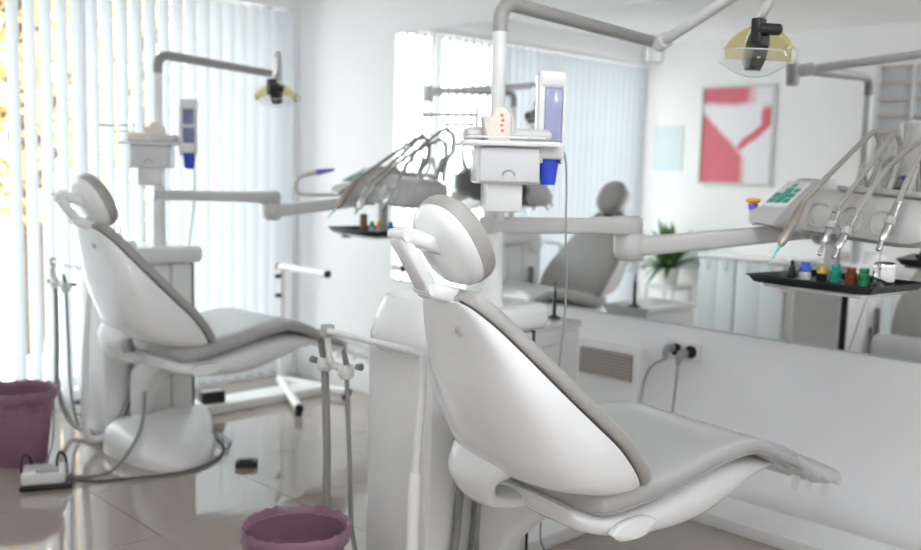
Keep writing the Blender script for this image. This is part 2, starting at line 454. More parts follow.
    # seat and leg cushion: x, z top, z bottom, half width
    S = [(-0.150, .548, .520, .175), (-0.135, .565, .496, .215), (-0.10, .578, .482, .238), (0.0, .598, .490, .255), (0.12, .622, .516, .268), (0.25, .648, .548, .272), (0.36, .660, .566, .270), (0.46, .650, .570, .258),
         (0.56, .615, .542, .235), (0.68, .562, .495, .205), (0.78, .518, .458, .178), (0.86, .482, .428, .155), (0.90, .460, .418, .132), (0.915, .445, .425, .10)]
    SP = smooth_path([(a, b_, c_) for a, b_, c_, _ in S], 4); WPp = smooth_path([(a, w, 0) for a, _, _, w in S], 4)
    rings = []
    n = 36
    for p, q in zip(SP, WPp):
        zc, hh, w = (p.y+p.z)/2, (p.y-p.z)/2, q.y
        r = []
        for k in range(n):
            ca, sa = math.cos(2*PI*k/n), math.sin(2*PI*k/n)
            zz = hh*spow(sa, 0.6)
            if sa > 0: zz -= 0.016*(1-ca*ca)*min(1, max(0, (p.x+0.1)*5))
            r.append((p.x, w*spow(ca, 0.42), zc+zz))
        rings.append(r)
    sc = link('seat_cushion', MB().loft(rings), 'upholstery', t, 50)
    # piping seam along the lower edge of the cushion
    for s_ in (-1, 1):
        link('piping', MB().tube([(p.x, s_*(q.y*0.985), (p.y+p.z)/2-0.022) for p, q in zip(SP, WPp)][4:-3], 0.004, 6), 'upholstery_band', sc)
    # white pan below the seat
    B = [(-0.16, .500, .452, .16), (-0.13, .500, .432, .20), (-0.06, .500, .412, .225), (0.05, .505, .395, .235), (0.25, .545, .385, .23), (0.42, .560, .420, .215), (0.56, .545, .455, .185), (0.68, .505, .465, .15), (0.76, .472, .456, .11)]
    BP = smooth_path([(a, b_, c_) for a, b_, c_, _ in B], 4); BW = smooth_path([(a, w, 0) for a, _, _, w in B], 4)
    rings = []
    for p, q in zip(BP, BW):
        zc, hh, w = (p.y+p.z)/2, max(0.004, (p.y-p.z)/2), q.y
        rings.append([(p.x, w*spow(math.cos(2*PI*k/24), 0.6), zc+hh*spow(math.sin(2*PI*k/24), 0.6)) for k in range(24)])
    link('seat_pan', MB().loft(rings), 'chair_shell', t, 60)
    # loose clear cover pulled over the foot end, with ragged flaps
    CV = [(0.80, .520, .440, .178), (0.90, .478, .395, .160), (1.0, .438, .362, .138), (1.1, .398, .330, .116), (1.19, .362, .308, .092), (1.225, .340, .312, .065)]
    CP = smooth_path([(a, b_, c_) for a, b_, c_, _ in CV], 4); CW = smooth_path([(a, w, 0) for a, _, _, w in CV], 4)
    rings = []; rnd = random.Random(3)
    for p, q in zip(CP, CW):
        zc, hh, w = (p.y+p.z)/2, max(0.008, (p.y-p.z)/2), q.y
        rings.append([(p.x+rnd.uniform(-.004, .004), w*spow(math.cos(2*PI*k/28), 0.5)+rnd.uniform(-.004, .004), zc+hh*spow(math.sin(2*PI*k/28), 0.6)+rnd.uniform(-.004, .004)*(1 if math.sin(2*PI*k/28) > 0 else 2.6)) for k in range(28)])
    cv = link('foot_cover', MB().loft(rings, cap=False), 'thin_plastic', t, 80); cv['label'] = 'crumpled clear plastic sleeve'
    for (x, y, l) in ((0.82, -0.14, 0.045), (0.96, -0.10, 0.028), (1.07, -0.09, 0.032)):
        z = 0.43-0.36*(x-0.82)
        link('sleeve_flap', MB().loft([[(x, y, z), (x+0.03, y-0.01, z-0.01), (x+0.05, y, z-0.016)], [(x-0.012, y-0.012, z-l), (x+0.008, y-0.02, z-l-0.01), (x+0.02, y-0.012, z-l*0.6)]], cap=False, closed=False), 'thin_plastic', cv, 80)
    # headrest: cushion and shell as tilted lens shapes
    c0 = Vector((-0.472+hx, 0, 1.208+hz)); la = Vector((0.530, 0, -0.848)); na = Vector((0.848, 0, 0.530))  # na points to the sitter
    def lens(scale, off0, off1, back, n=32):
        rr = []
        for j in range(9):
            q = j/8*PI/2
            rr.append((math.sin(q), math.cos(q)))
        rings = []
        prof = [(0.05, back[0]), (0.45, back[1]), (0.8, back[2]), (0.96, back[3]), (1.0, off0), (1.0, off1)]
        for s_, o_ in prof:
            rings.append([c0+la*(0.120*scale*s_*spow(math.cos(2*PI*k/n), 0.9))+Vector((0, 0.112*scale*s_*spow(math.sin(2*PI*k/n), 0.82), 0))+na*o_ for k in range(n)])
        return rings
    r1 = lens(0.985, -0.004, 0.0, (-0.055, -0.052, -0.040, -0.020))
    hs = link('headrest_shell', MB().loft(r1), 'chair_shell', t, 60)
    rings = []
    for s_, o_ in ((0.9, -0.006), (1.0, -0.002), (1.022, 0.012), (1.02, 0.028), (0.985, 0.040), (0.9, 0.047), (0.6, 0.046), (0.1, 0.044)):
        rings.append([c0+la*(0.120*s_*spow(math.cos(2*PI*k/32), 0.9))+Vector((0, 0.112*s_*spow(math.sin(2*PI*k/32), 0.82), 0))+na*o_ for k in range(32)])
    link('headrest_cushion', MB().loft(rings), 'upholstery_band', t, 60)
    # headrest linkage: two straps and a link
    def strap(a, b_, hw, ht):
        a = Vector(a); b_ = Vector(b_); d = (b_-a).normalized(); nb = Vector((-d.z, 0, d.x))
        rr = [ring_se(a-d*0.012, (0, 1, 0), nb, hw*0.8, ht*0.7, 20, 0.5), ring_se(a, (0, 1, 0), nb, hw, ht, 20, 0.5), ring_se(b_, (0, 1, 0), nb, hw, ht, 20, 0.5), ring_se(b_+d*0.012, (0, 1, 0), nb, hw*0.8, ht*0.7, 20, 0.5)]
        return MB().loft(rr)
    up = link('headrest_strap', strap((-0.616+hx, 0, 1.234+hz), (-0.515+hx, 0, 1.202+hz), 0.036, 0.020), 'chair_shell', t, 50)
    link('strap_boss', MB().lathe([(0, 0.012), (0.020, 0.012), (0.026, 0.006), (0.028, 0)], n=3, M=Matrix.Translation((-0.510+hx, -0.022, 1.198+hz)) @ Matrix.Rotation(R(-122), 4, 'Y')), 'chair_shell', up)
    link('headrest_link', strap((-0.620+hx, 0, 1.218+hz), (-0.546, 0, 1.105), 0.031, 0.018), 'chair_shell', t, 50)
    link('headrest_strap', strap((-0.538, 0, 1.094), (-0.425, 0, 1.066), 0.040, 0.022), 'chair_shell', t, 50)
    for p in ((-0.622+hx, 1.232+hz), (-0.546, 1.097)):
        link('pivot_pin', MB().tube([(p[0], -0.037, p[1]), (p[0], 0.037, p[1])], 0.014, 16), 'chair_shell', t)
    link('link_gasket', MB().box((-0.428, -0.036, 1.045), (-0.41, 0.036, 1.085), 0.006), 'dark_gap', t)
    # base plate and lifting column
    def plate(f, z0, z1):
        pts = smooth_path([(-0.27, 0.18, 0), (-0.255, -0.06, 0), (-0.16, -0.215, 0), (-0.01, -0.20, 0), (0.13, -0.07, 0), (0.23, 0.10, 0), (0.32, 0.26, 0), (0.30, 0.335, 0), (0.05, 0.35, 0), (-0.22, 0.335, 0), (-0.27, 0.18, 0)], 4)[:-1]
        return [(0.02+(p.x-0.02)*f, 0.15+(p.y-0.15)*f, z0+z1*max(0, (0.15+(p.y-0.15)*f+0.22)/0.6)) for p in pts]
    link('base_plate', MB().loft([plate(1.0, 0.0, 0), plate(1.0, 0.014, 0.05), plate(0.97, 0.032, 0.075), plate(0.86, 0.048, 0.10), plate(0.6, 0.055, 0.11)]), 'white_plastic', t, 50)
    rr = []
    for y, a, b_, x, z in ((0.355, 0.05, 0.16, -0.03, 0.22), (0.33, 0.05, 0.16, -0.03, 0.23), (0.24, 0.05, 0.09, -0.02, 0.35), (0.12, 0.05, 0.05, 0.0, 0.43)):
        rr.append(ring_se((x, y, z), (1, 0, 0), (0, 0, 1), a, b_, 28, 0.55))
    link('lift_arm', MB().loft(rr), 'white_plastic', t, 60)
    # lean of the backrest and headrest about the seat hinge
    tilted = ('backrest_cushion', 'backrest_shell', 'seam_gasket', 'shell_button', 'lower_yoke', 'headrest_shell', 'headrest_cushion', 'headrest_strap', 'strap_boss', 'headrest_link', 'pivot_pin', 'link_gasket')
    for o in list(t.children)+[g for c_ in t.children for g in c_.children]:
        if o.name.split('.')[0] in tilted: o.data.transform(TILT)
    return t
chair = make_chair('white dental chair with grey cushions, its foot end pointing at the wall socket')
DS = (0.075, 2.42, 0)        # from the first treatment place to the second
chair2 = make_chair('white dental chair with grey cushions, its backrest in front of the half open blind', (2.16, 4.056, 0), 87.5, 3.5, 0.006, -0.03)
PAIRS = []
def both(o, label2, d=DS):
    PAIRS.append((o, label2, d)); return o

# ------------------------------------------------------------------ dental unit: column, top, bowl, post
PX, PY = 2.205, 2.095
def make_unit(label):
    t = thing('dental_unit', label, 'dental unit', (2.05, 2.25, 0), group='dental units beside the chairs')
    link('column_core', MB().box((1.925, 2.066, 0.012), (2.365, 2.33, 0.86), 0.02), 'dark_gap', t)
    for (a, b_) in ((1.905, 2.106), (2.112, 2.246), (2.252, 2.366)):
        link('front_panel', MB().box((a, 2.05, 0.02), (b_, 2.075, 0.862), 0.01), 'white_enamel', t)
    link('side_panel', MB().box((1.898, 2.056, 0.02), (1.928, 2.335, 0.862), 0.012), 'white_enamel', t)
    link('side_panel', MB().box((2.352, 2.085, 0.02), (2.385, 2.345, 0.862), 0.008), 'white_enamel', t)
    link('rear_panel', MB().box((1.905, 2.325, 0.02), (2.38, 2.35, 0.862), 0.008), 'white_enamel', t)
    link('corner_strip', MB().box((2.367, 2.052, 0.02), (2.376, 2.082, 0.862)), 'black_plastic', t)
    # rounded top, with a raised end that carries the bowl
    link('unit_top', MB().box((1.95, 2.02, 0.866), (2.42, 2.36, 0.955), 0.03), 'white_plastic', t, 50)
    rr = []
    for z, w, l, dx in ((0.82, 0.105, 0.150, 0.0), (0.835, 0.122, 0.164, 0.0), (0.87, 0.128, 0.17, 0.0), (0.93, 0.118, 0.16, 0.006), (0.975, 0.104, 0.148, 0.010), (0.99, 0.094, 0.138, 0.010), (0.992, 0.084, 0.126, 0.010), (0.975, 0.072, 0.112, 0.010), (0.92, 0.04, 0.06, 0.010), (0.905, 0.012, 0.018, 0.010)):
        rr.append(ring_se((1.985+dx, 2.19, z), (1, 0, 0), (0, 1, 0), w, l, 36, 0.75))
    bw = link('cuspidor_bowl', MB().loft(rr), 'ceramic', t, 50)
    link('drain', MB().lathe([(0, 0.914), (0.014, 0.914), (0.016, 0.90)], (1.995, 2.19, 0), 16), 'steel', bw)
    link('rinse_spout', MB().tube(smooth_path([(2.09, 2.29, 0.95), (2.09, 2.29, 1.02), (2.08, 2.285, 1.045), (2.045, 2.26, 1.045), (2.03, 2.25, 1.02)], 5), 0.008, 10), 'chrome', t)
    # post with its thick foot and thin upper tube
    link('post_foot', MB().lathe([(0.0, 0.95), (0.040, 0.95), (0.034, 0.975), (0.033, 1.10), (0.033, 1.262), (0.027, 1.275), (0.0, 1.275)], (PX, PY, 0), 24), 'white_plastic', t, 50)
    link('lamp_post', MB().tube([(PX, PY, 1.27), (PX, PY, 1.83)], 0.0225, 18), 'white_enamel', t)
    return t
unit = both(make_unit('white dental unit column with spittoon bowl, beside the chair near the socket'),
            'white dental unit column with spittoon bowl, standing before the half open blind')

# ------------------------------------------------------------------ operating lamp on its jointed arm
def make_lamp(label, PX=PX, PY=PY, EX=3.05, EY=2.09, e1=(2.65, 1.46, 1.978), c=(2.655, 1.46, 1.768), face=196):
    t = thing('operating_lamp', label, 'lamp', (PX, PY, 1.81), group='operating lamps')
    pts = [(PX, PY, 1.822)]
    for k in range(7):
        a = R(90*k/6); pts.append((PX+0.055*(1-math.cos(a)), PY, 1.858+0.055*math.sin(a)))
    pts.append((EX, EY, 1.880))
    link('lower_arm', MB().tube(pts, [0.0235]*8+[0.021], 18), 'arm_grey', t)
    link('elbow_joint', MB().lathe([(0, 1.805), (0.024, 1.805), (0.030, 1.815), (0.032, 1.85), (0.032, 1.895), (0.026, 1.912), (0, 1.915)], (EX, EY, 0), 22), 'white_enamel', t, 50)
    e1 = Vector(e1); e0 = Vector((EX, EY, 1.868)); d = (e1-e0).normalized()
    link('upper_arm', MB().tube([e0+d*0.02, e1], 0.0195, 18), 'white_enamel', t)
    cl = link('arm_collar', MB().tube([e0-d*0.01, e0+d*0.02, e0+d*0.085, e0+d*0.09], [0.022, 0.029, 0.029, 0.023], 20), 'white_plastic', t, 50)
    # curved neck dropping to the head
    P = smooth_path([e1-d*0.02, e1+d*0.035+Vector((0, 0, 0.004)), e1+d*0.065+Vector((0.005, 0, -0.03)), e1+d*0.055+Vector((0.004, 0, -0.085)), Vector(c)+Vector((0, 0.002, 0.082)), Vector(c)+Vector((-0.01, -0.002, 0.066))], 5)
    link('neck', MB().tube(P, 0.0125, 14), 'warm_plastic', t)
    # head: faces down towards the patient (local frame: a across, b along view, n facing)
    c = Vector(c)
    ac = Vector((math.sin(R(134)), math.cos(R(134)), -0.02)).normalized()      # across the head, roughly square to the view
    fd = Vector((math.sin(R(face)), math.cos(R(face)), -0.75)).normalized()
    fd = (fd-ac*fd.dot(ac)).normalized(); vt = ac.cross(fd)
    if vt.z < 0: vt = -vt
    hd = link('head_housing', MB().loft([[c+ac*x*s_+vt*y*s_-fd*o_ for x, y in ((-.024, -.062), (.024, -.062), (.030, -.02), (.028, .03), (.02, .058), (-.02, .058), (-.028, .03), (-.03, -.02))] for s_, o_ in ((0.7, -0.03), (1.0, -0.012), (1.0, 0.03), (0.75, 0.045))]), 'black_plastic', t, 40)
    # reflector: two curved yellowish wings, open toward the patient
    for s_ in (-1, 1):
        rings = []
        for i in range(9):
            q = i/8; x = s_*(0.026+0.074*q); hgt = 0.058*(1-0.62*q*q)
            dpt = -0.05+0.055*q*q
            rings.append([c+ac*x+vt*(hgt*(2*k/8-1)+0.012)+fd*(dpt+0.03*(2*k/8-1)**2) for k in range(9)])
        w = link('reflector_wing', MB().loft(rings, cap=False, closed=False), 'reflector_yellow', t, 80); w['label'] = 'curved amber glass reflector'
    rings = []
    for i in range(17):
        q = i/8-1; hgt = 0.050*(1-0.55*q*q)
        rings.append([c+ac*(0.104*q)+vt*(hgt*(2*k/8-1)-0.022)+fd*(0.052-0.035*q*q-0.02*(2*k/8-1)**2) for k in range(9)])
    sh = link('shield', MB().loft(rings, cap=False, closed=False), 'shield_plastic', t, 80); sh['label'] = 'clear curved plastic shield'
    link('shield_rim', MB().tube([r[0] for r in rings], 0.0022, 6).tube([r[-1] for r in rings], 0.0022, 6), 'alu_frame', sh)
    link('yoke', MB().box((-0.036, -0.016, -0.03), (0.006, 0.016, 0.045), 0.006, M=Matrix.Translation(c+vt*0.05-fd*0.01)), 'black_plastic', t)
    kb = c+vt*0.075-fd*0.0+ac*0.012
    link('tilt_knob', MB().tube([kb-ac*0.03, kb-ac*0.026, kb+ac*0.034, kb+ac*0.04], [0.012, 0.017, 0.017, 0.012], 16), 'black_plastic', t)
    hp = smooth_path([c+ac*0.088+vt*0.012, c+ac*0.108+vt*0.020, c+ac*0.119+vt*0.002+fd*0.01, c+ac*0.113-vt*0.025+fd*0.012, c+ac*0.096-vt*0.03+fd*0.01], 5)
    link('handle_loop', MB().tube(hp, 0.0045, 8), 'warm_plastic', t)
    link('bulb', MB().lathe([(0, -0.012), (0.008, -0.01), (0.009, 0.006), (0.0, 0.014)], n=14, M=Matrix.Translation(c+fd*0.02)), 'bottle_white', t)
    return t
make_lamp('operating lamp with amber reflector on a jointed arm, hung before the picture reflection')
make_lamp('operating lamp on a jointed arm, hung in front of the blind', PX+DS[0], PY+DS[1], 3.02, 4.575, (2.66, 4.02, 1.915), (2.635, 4.0, 1.722), 150)

# ------------------------------------------------------------------ drawer shelf on the post, cup dispenser, small things on it
DA = R(128)
du = Vector((math.sin(DA), math.cos(DA), 0)); dv = Vector((math.sin(DA-PI/2), math.cos(DA-PI/2), 0))
DC = Vector((2.115, 1.972, 0))
def dM(z=0.0): return Matrix(((du.x, dv.x, 0, DC.x), (du.y, dv.y, 0, DC.y), (0, 0, 1, z), (0, 0, 0, 1)))
def make_drawer(label):
    t = thing('drawer_box', label, 'drawer box', (DC.x, DC.y, 1.27), group='drawer boxes on the lamp posts')
    M = dM()
    link('mount', MB().box((-0.062, -0.062, 1.268), (0.046, 0.075, 1.358), 0.006, M), 'white_plastic', t)
    link('box', MB().box((-0.094, -0.085, 1.352), (0.092, 0.085, 1.462), 0.008, M), 'white_plastic', t)
    link('drawer_front', MB().box((-0.088, -0.092, 1.358), (0.086, -0.084, 1.458), 0.003, M), 'drawer_plastic', t)
    arc = [M @ Vector((0.018*math.cos(PI*k/10)-0.002, -0.094, 1.378+0.016*math.sin(PI*k/10))) for k in range(11)]
    link('drawer_pull', MB().tube(arc, 0.0028, 8), 'grey_metal', t)
    sh = link('shelf', MB().box((-0.142, -0.115, 1.462), (0.146, 0.10, 1.478), 0.005, M), 'white_plastic', t)
    rail = MB()
    for (a, b_) in (((-0.12, -0.10), (0.10, -0.10)), ((-0.12, -0.10), (-0.12, 0.06)), ((0.10, -0.10), (0.10, 0.06))):
        rail.tube([M @ Vector((*a, 1.488)), M @ Vector((*b_, 1.488))], 0.003, 8)
    link('shelf_rail', rail, 'white_enamel', sh)
    # low rounded trough at the right of the shelf
    link('trough', MB().box((0.004, -0.085, 1.478), (0.128, 0.07, 1.515), 0.03, M), 'warm_plastic', t, 60)
    # thin rods that stick out to the left
    link('side_rod', MB().tube([M @ Vector((-0.09, 0.0, 1.555)), M @ Vector((-0.225, 0.0, 1.552))], 0.004, 8), 'grey_metal', t)
    link('side_rod', MB().tube([M @ Vector((-0.09, 0.01, 1.527)), M @ Vector((-0.185, 0.01, 1.524))], 0.0025, 8), 'grey_metal', t)
    link('rod_post', MB().tube([M @ Vector((-0.09, 0.005, 1.478)), M @ Vector((-0.09, 0.005, 1.575))], 0.004, 8), 'white_enamel', t)
    link('rod_tip', MB().tube([M @ Vector((-0.225, 0, 1.552)), M @ Vector((-0.25, 0, 1.551))], 0.007, 10), 'grey_metal', t)
    return t
drawer = both(make_drawer('white drawer box with arched pull on the post beside the big mirror'),
              'small white drawer box on the post in front of the blind')
def make_cups(label, d=(0, 0, 0), two=False):
    p = DC+du*0.128+dv*(-0.028)+Vector(d)
    t = thing('cup_dispenser', label, 'cup dispenser', (p.x, p.y, 1.36), group='cup dispensers')
    M = Matrix(((du.x, dv.x, 0, p.x), (du.y, dv.y, 0, p.y), (0, 0, 1, 0), (0, 0, 0, 1)))
    link('back_channel', MB().box((-0.040, 0.004, 1.415), (0.036, 0.040, 1.672), 0.01, M), 'white_plastic', t)
    link('side_rail', MB().box((-0.043, -0.036, 1.415), (-0.024, 0.012, 1.660), 0.006, M), 'white_plastic', t)
    link('side_rail', MB().box((0.030, -0.036, 1.415), (0.038, 0.012, 1.660), 0.003, M), 'white_plastic', t)
    link('cap', MB().box((-0.043, -0.04, 1.636), (0.040, 0.042, 1.688), 0.014, M), 'white_plastic', t, 50)
    link('window', MB().box((-0.026, -0.034, 1.474), (0.032, 0.004, 1.640), 0.010, M), 'blue_window_dark' if two else 'blue_window', t, 60)
    if two: link('window_bar', MB().box((-0.043, -0.040, 1.552), (0.038, 0.0, 1.566), 0.003, M), 'white_plastic', t)
    link('collar', MB().box((-0.042, -0.040, 1.428), (0.040, 0.030, 1.478), 0.010, M), 'white_plastic', t)
    link('cup_stack', MB().lathe([(0, 1.352), (0.022, 1.352), (0.031, 1.43), (0.0, 1.43)], n=24, M=M), 'blue_cup', t, 50)
    return t
make_cups('tall cup dispenser with blue window and blue cups, next to the plaster jaw model')
make_cups('slim cup dispenser with two blue windows in front of the closed slats', Vector(DS)+du*0.05, True)
# loose cord from the dispenser down behind the chair
def px_cord():
    P = smooth_path([(2.30, 1.905, 1.47), (2.325, 1.905, 1.40), (2.335, 1.905, 1.20), (2.36, 1.915, 0.98), (2.40, 1.97, 0.70), (2.43, 2.03, 0.40), (2.45, 2.06, 0.14), (2.50, 2.08, 0.058)], 6)
    return MB().tube(P, 0.0032, 8)
single('hanging_cord', px_cord(), 'cable_grey', 'thin grey cord hanging from the cup dispenser down past the grey cushion', 'cord', (2.30, 1.905, 0.06))
single('hanging_cord', MB().tube(smooth_path([(2.36, 4.30, 1.40), (2.36, 4.30, 1.2), (2.36, 4.36, 0.96)], 5), 0.004, 8), 'notice_blue',
       'thin pale blue hose below the cup dispenser with two windows', 'cord', (2.35, 4.33, 0.96))
# plaster jaw model and rounded glove box on the shelf
def jaw_model(label, d=(0, 0, 0), plain=False):
    M = Matrix.Translation(d) @ dM()
    base = Matrix.Translation(d) @ Vector((DC.x, DC.y, 1.478)) + du*(-0.03)
    t = thing('jaw_model', label, 'dental model', tuple(base))
    prof = smooth_path([(-0.052, 1.480, 0), (-0.062, 1.515, 0), (-0.066, 1.545, 0), (-0.058, 1.552, 0), (-0.044, 1.548, 0), (-0.030, 1.568, 0), (-0.005, 1.575, 0), (0.012, 1.560, 0), (0.026, 1.550, 0), (0.030, 1.515, 0), (0.022, 1.480, 0)], 3)
    rr = []
    for y, s_ in ((-0.072, 0.9), (-0.066, 1.0), (-0.022, 1.0), (-0.016, 0.9)):
        rr.append([M @ Vector((-0.03+(p.x+0.016)*s_, y, 1.478+(p.y-1.478)*s_)) for p in prof])
    bd = link('plaster_body', MB().loft(rr), 'tan_plaster', t, 50)
    if not plain:
        for k, z in enumerate((1.508, 1.523, 1.538, 1.552)):
            link('gum_spot', MB().lathe([(0, -0.003), (0.005, 0), (0, 0.003)], n=10, M=M @ Matrix.Translation((-0.022-0.003*k % 0.006, -0.072, z)) @ Matrix.Rotation(R(90), 4, 'X')), 'gum_red', bd)
        link('clear_holder', MB().box((0.0, -0.085, 1.479), (0.006, -0.079, 1.575), 0.001, M).box((-0.001, -0.088, 1.479), (0.05, -0.082, 1.496), 0.001, M), 'thin_plastic', t)
    return t
jaw_model('tan plaster jaw model with red spots on the drawer shelf')
jaw_model('small plain tan model on the drawer shelf in front of the blind', (DS[0]+0.055, DS[1]+0.0, 0), True)
def glove_box(label, d, m):
    M = Matrix.Translation(d) @ dM()
    base = M @ Vector((-0.07, -0.03, 1.478))
    return single('folded_cloth', MB().box((-0.125, -0.02, 1.479), (-0.015, 0.085, 1.520), 0.02, M), m, label, 'cloth', tuple(base))
glove_box('folded pale cloth lying on the drawer shelf beside the jaw model', (0, 0, 0), 'warm_plastic')
glove_box('folded beige cloth lying on the drawer shelf by the blind', DS, 'tan_plaster')

# ------------------------------------------------------------------ instrument console on its swing arm
UA = R(186)
cu = Vector((math.sin(UA), math.cos(UA), 0)); cv_ = Vector((math.sin(UA-PI/2), math.cos(UA-PI/2), 0))
T0 = Vector((2.86, 1.36, 0))
TM = Matrix(((cu.x, cv_.x, 0, T0.x), (cu.y, cv_.y, 0, T0.y), (0, 0, 1, 0), (0, 0, 0, 1)))
def tp(u, v, z): return TM @ Vector((u, v, z))
def make_console(label):
    t = thing('instrument_console', label, 'instrument console', (PX, PY, 1.14), group='instrument consoles on swing arms')
    # first arm: flat beam from the post to the elbow
    a0 = Vector((PX, PY, 1.215)); a1 = Vector((2.80, 2.005, 1.205))
    d = (a1-a0).normalized(); n = Vector((-d.y, d.x, 0))
    rr = [ring_se(a0-d*0.034+Vector((0, 0, 0)), n, (0, 0, 1), 0.034, 0.026, 24, 0.45), ring_se(a0+d*0.05, n, (0, 0, 1), 0.034, 0.027, 24, 0.45),
          ring_se(a0+d*0.42, n, (0, 0, 1), 0.036, 0.027, 24, 0.45), ring_se(a1-d*0.03, n, (0, 0, 1), 0.045, 0.034, 24, 0.5), ring_se(a1+d*0.035, n, (0, 0, 1), 0.040, 0.038, 24, 0.55), ring_se(a1+d*0.06, n, (0, 0, 1), 0.02, 0.03, 24, 0.6)]
    link('swing_arm', MB().loft(rr), 'warm_plastic', t, 50)
    link('elbow', MB().lathe([(0, 1.078), (0.034, 1.080), (0.050, 1.092), (0.058, 1.115), (0.058, 1.165), (0.050, 1.178), (0, 1.178)], (2.815, 2.0, 0), 28), 'warm_plastic', t, 50)
    b0 = Vector((2.815, 2.0, 1.128)); b1 = Vector(tp(-0.15, 0.20, 1.212)); d = (b1-b0).normalized(); n = Vector((-d.y, d.x, 0)).normalized(); up = d.cross(n)
    if up.z < 0: up = -up
    rr = [ring_se(b0+d*0.02, n, up, 0.034, 0.036, 24, 0.5), ring_se(b0+d*0.12, n, up, 0.034, 0.034, 24, 0.45), ring_se(b1-d*0.08, n, up, 0.034, 0.029, 24, 0.45), ring_se(b1, n, up, 0.034, 0.027, 24, 0.5)]
    link('swing_arm', MB().loft(rr), 'warm_plastic', t, 50)
    link('head_pivot', MB().lathe([(0, 1.185), (0.034, 1.188), (0.036, 1.20), (0.036, 1.25), (0, 1.25)], tuple(tp(-0.15, 0.20, 0)), 24), 'warm_plastic', t, 50)
    # console body: lofted along u; profile in (v, z)
    secs = []
    WING = [(0.02, 1.228), (0.002, 1.236), (0.004, 1.250), (0.06, 1.283), (0.12, 1.318), (0.18, 1.352), (0.25, 1.388), (0.37, 1.386), (0.40, 1.36), (0.405, 1.26), (0.385, 1.226), (0.20, 1.222)]
    FRONT = [(0.165, 1.208), (0.146, 1.222), (0.144, 1.240), (0.152, 1.275), (0.168, 1.314), (0.188, 1.338), (0.225, 1.350), (0.37, 1.348), (0.40, 1.33), (0.405, 1.25), (0.385, 1.212), (0.28, 1.204)]
    for u, q, s_ in ((-0.236, 0, 0.35), (-0.228, 0, 0.75), (-0.20, 0, 0.97), (-0.16, 0, 1.0), (-0.128, 0.0, 1.0), (-0.110, 0.85, 1.0), (-0.095, 1.0, 1.0), (0.20, 1, 1.0), (0.25, 1, 0.95), (0.28, 1, 0.78), (0.292, 1, 0.4)):
        zc = 1.29; vc = 0.26; sag = -0.022*(u+0.1)/0.35
        secs.append([tp(u, vc+(v-vc)*(0.75+0.25*s_), sag+zc+(z-zc)*s_) for v, z in [(a[0]*(1-q)+b_[0]*q, a[1]*(1-q)+b_[1]*q) for a, b_ in zip(WING, FRONT)]])
    body = link('console_body', MB().loft(secs), 'console_grey', t, 32)
    # three recesses for the instruments: inset oval plates on the sloping front
    for uu in (-0.055, 0.055, 0.16):
        M = TM @ Matrix.Translation((uu, 0.154, 1.276-0.06*(uu+0.1))) @ Matrix.Rotation(R(76), 4, 'X')
        rim = [[M @ Vector((0.040*s_*spow(math.cos(2*PI*k/28), 0.7), 0.042*s_*spow(math.sin(2*PI*k/28), 0.7), z)) for k in range(28)] for s_, z in ((1.0, -0.012), (1.0, 0.004), (0.9, 0.006), (0.80, -0.004), (0.1, -0.006))]
        link('instrument_recess', MB().loft(rim), 'console_grey', body, 50)
    # keypad wing with green keys
    kM = TM @ Matrix.Translation((-0.168, 0.135, 1.334)) @ Matrix.Rotation(R(29.5), 4, 'X')
    kp = link('keypad', MB().box((-0.046, -0.075, -0.008), (0.044, 0.085, 0.008), 0.006, kM), 'white_plastic', t)
    k0 = None
    rnd = random.Random(5)
    for (i, j, s_) in [(0, 0, 1), (1, 0, 1), (2, 0, 1), (0, 1, .9), (1, 1, 1.2), (2, 1, .9), (1, 2, 1.0), (2, 2, .8), (1, 3, .7)]:
        x = -0.028+0.028*i; y = -0.050+0.034*j
        link('key', MB().box((x-0.0115*s_, y-0.014*s_, 0.007), (x+0.0115*s_, y+0.014*s_, 0.0115), 0.003, kM), 'key_green', kp)
    link('key', MB().box((-0.004, 0.044, 0.007), (0.008, 0.054, 0.010), 0.002, kM), 'yellow', kp)
    # rod that carries the whip arms, and the tray arm below
    link('whip_rod', MB().tube([tp(-0.15, 0.36, 1.36), tp(0.24, 0.36, 1.345)], 0.012, 12), 'grey_metal', t)
    link('tray_bracket', MB().box((-0.06, 0.20, 1.045), (-0.02, 0.24, 1.235), 0.008, TM), 'warm_plastic', t)
    link('tray_frame', MB().box((-0.165, 0.02, 1.034), (0.185, 0.30, 1.048), 0.006, TM), 'white_plastic', t)
    link('frame_knob', MB().tube([tp(-0.10, 0.01, 1.030), tp(-0.10, 0.06, 1.030)], 0.012, 14), 'warm_plastic', t)
    return t
console = both(make_console('pale instrument console with green keys on a swing arm, its tray full of little bottles'),
               'pale instrument console on a swing arm in front of the white wall corner')
def make_tray(label):
    t = thing('instrument_tray', label, 'tray', tuple(tp(0, 0.15, 1.049)), group='black trays under the consoles')
    pl = MB()
    o = [(-0.205, -0.005), (-0.17, -0.02), (0.17, -0.01), (0.215, 0.02), (0.225, 0.32), (-0.185, 0.32)]
    def rg(g, z): 
        return [tp(0.01+(u-0.01)*g, 0.15+(v-0.15)*g, z) for u, v in o]
    pl.loft([rg(0.90, 1.049), rg(0.93, 1.049), rg(1.0, 1.068), rg(1.03, 1.070), rg(1.03, 1.074), rg(0.99, 1.073), rg(0.91, 1.055), rg(0.5, 1.055)])
    link('tray_plate', pl, 'tray_black', t, 30)
    link('non_slip_mat', MB().box((-0.12, 0.05, 1.055), (0.12, 0.26, 1.058), 0.001, TM), 'black_plastic', t)
    return t
tray = both(make_tray('black instrument tray with blue, green and brown capped bottles'), 'black instrument tray holding a brown jar, in front of the white wall corner')
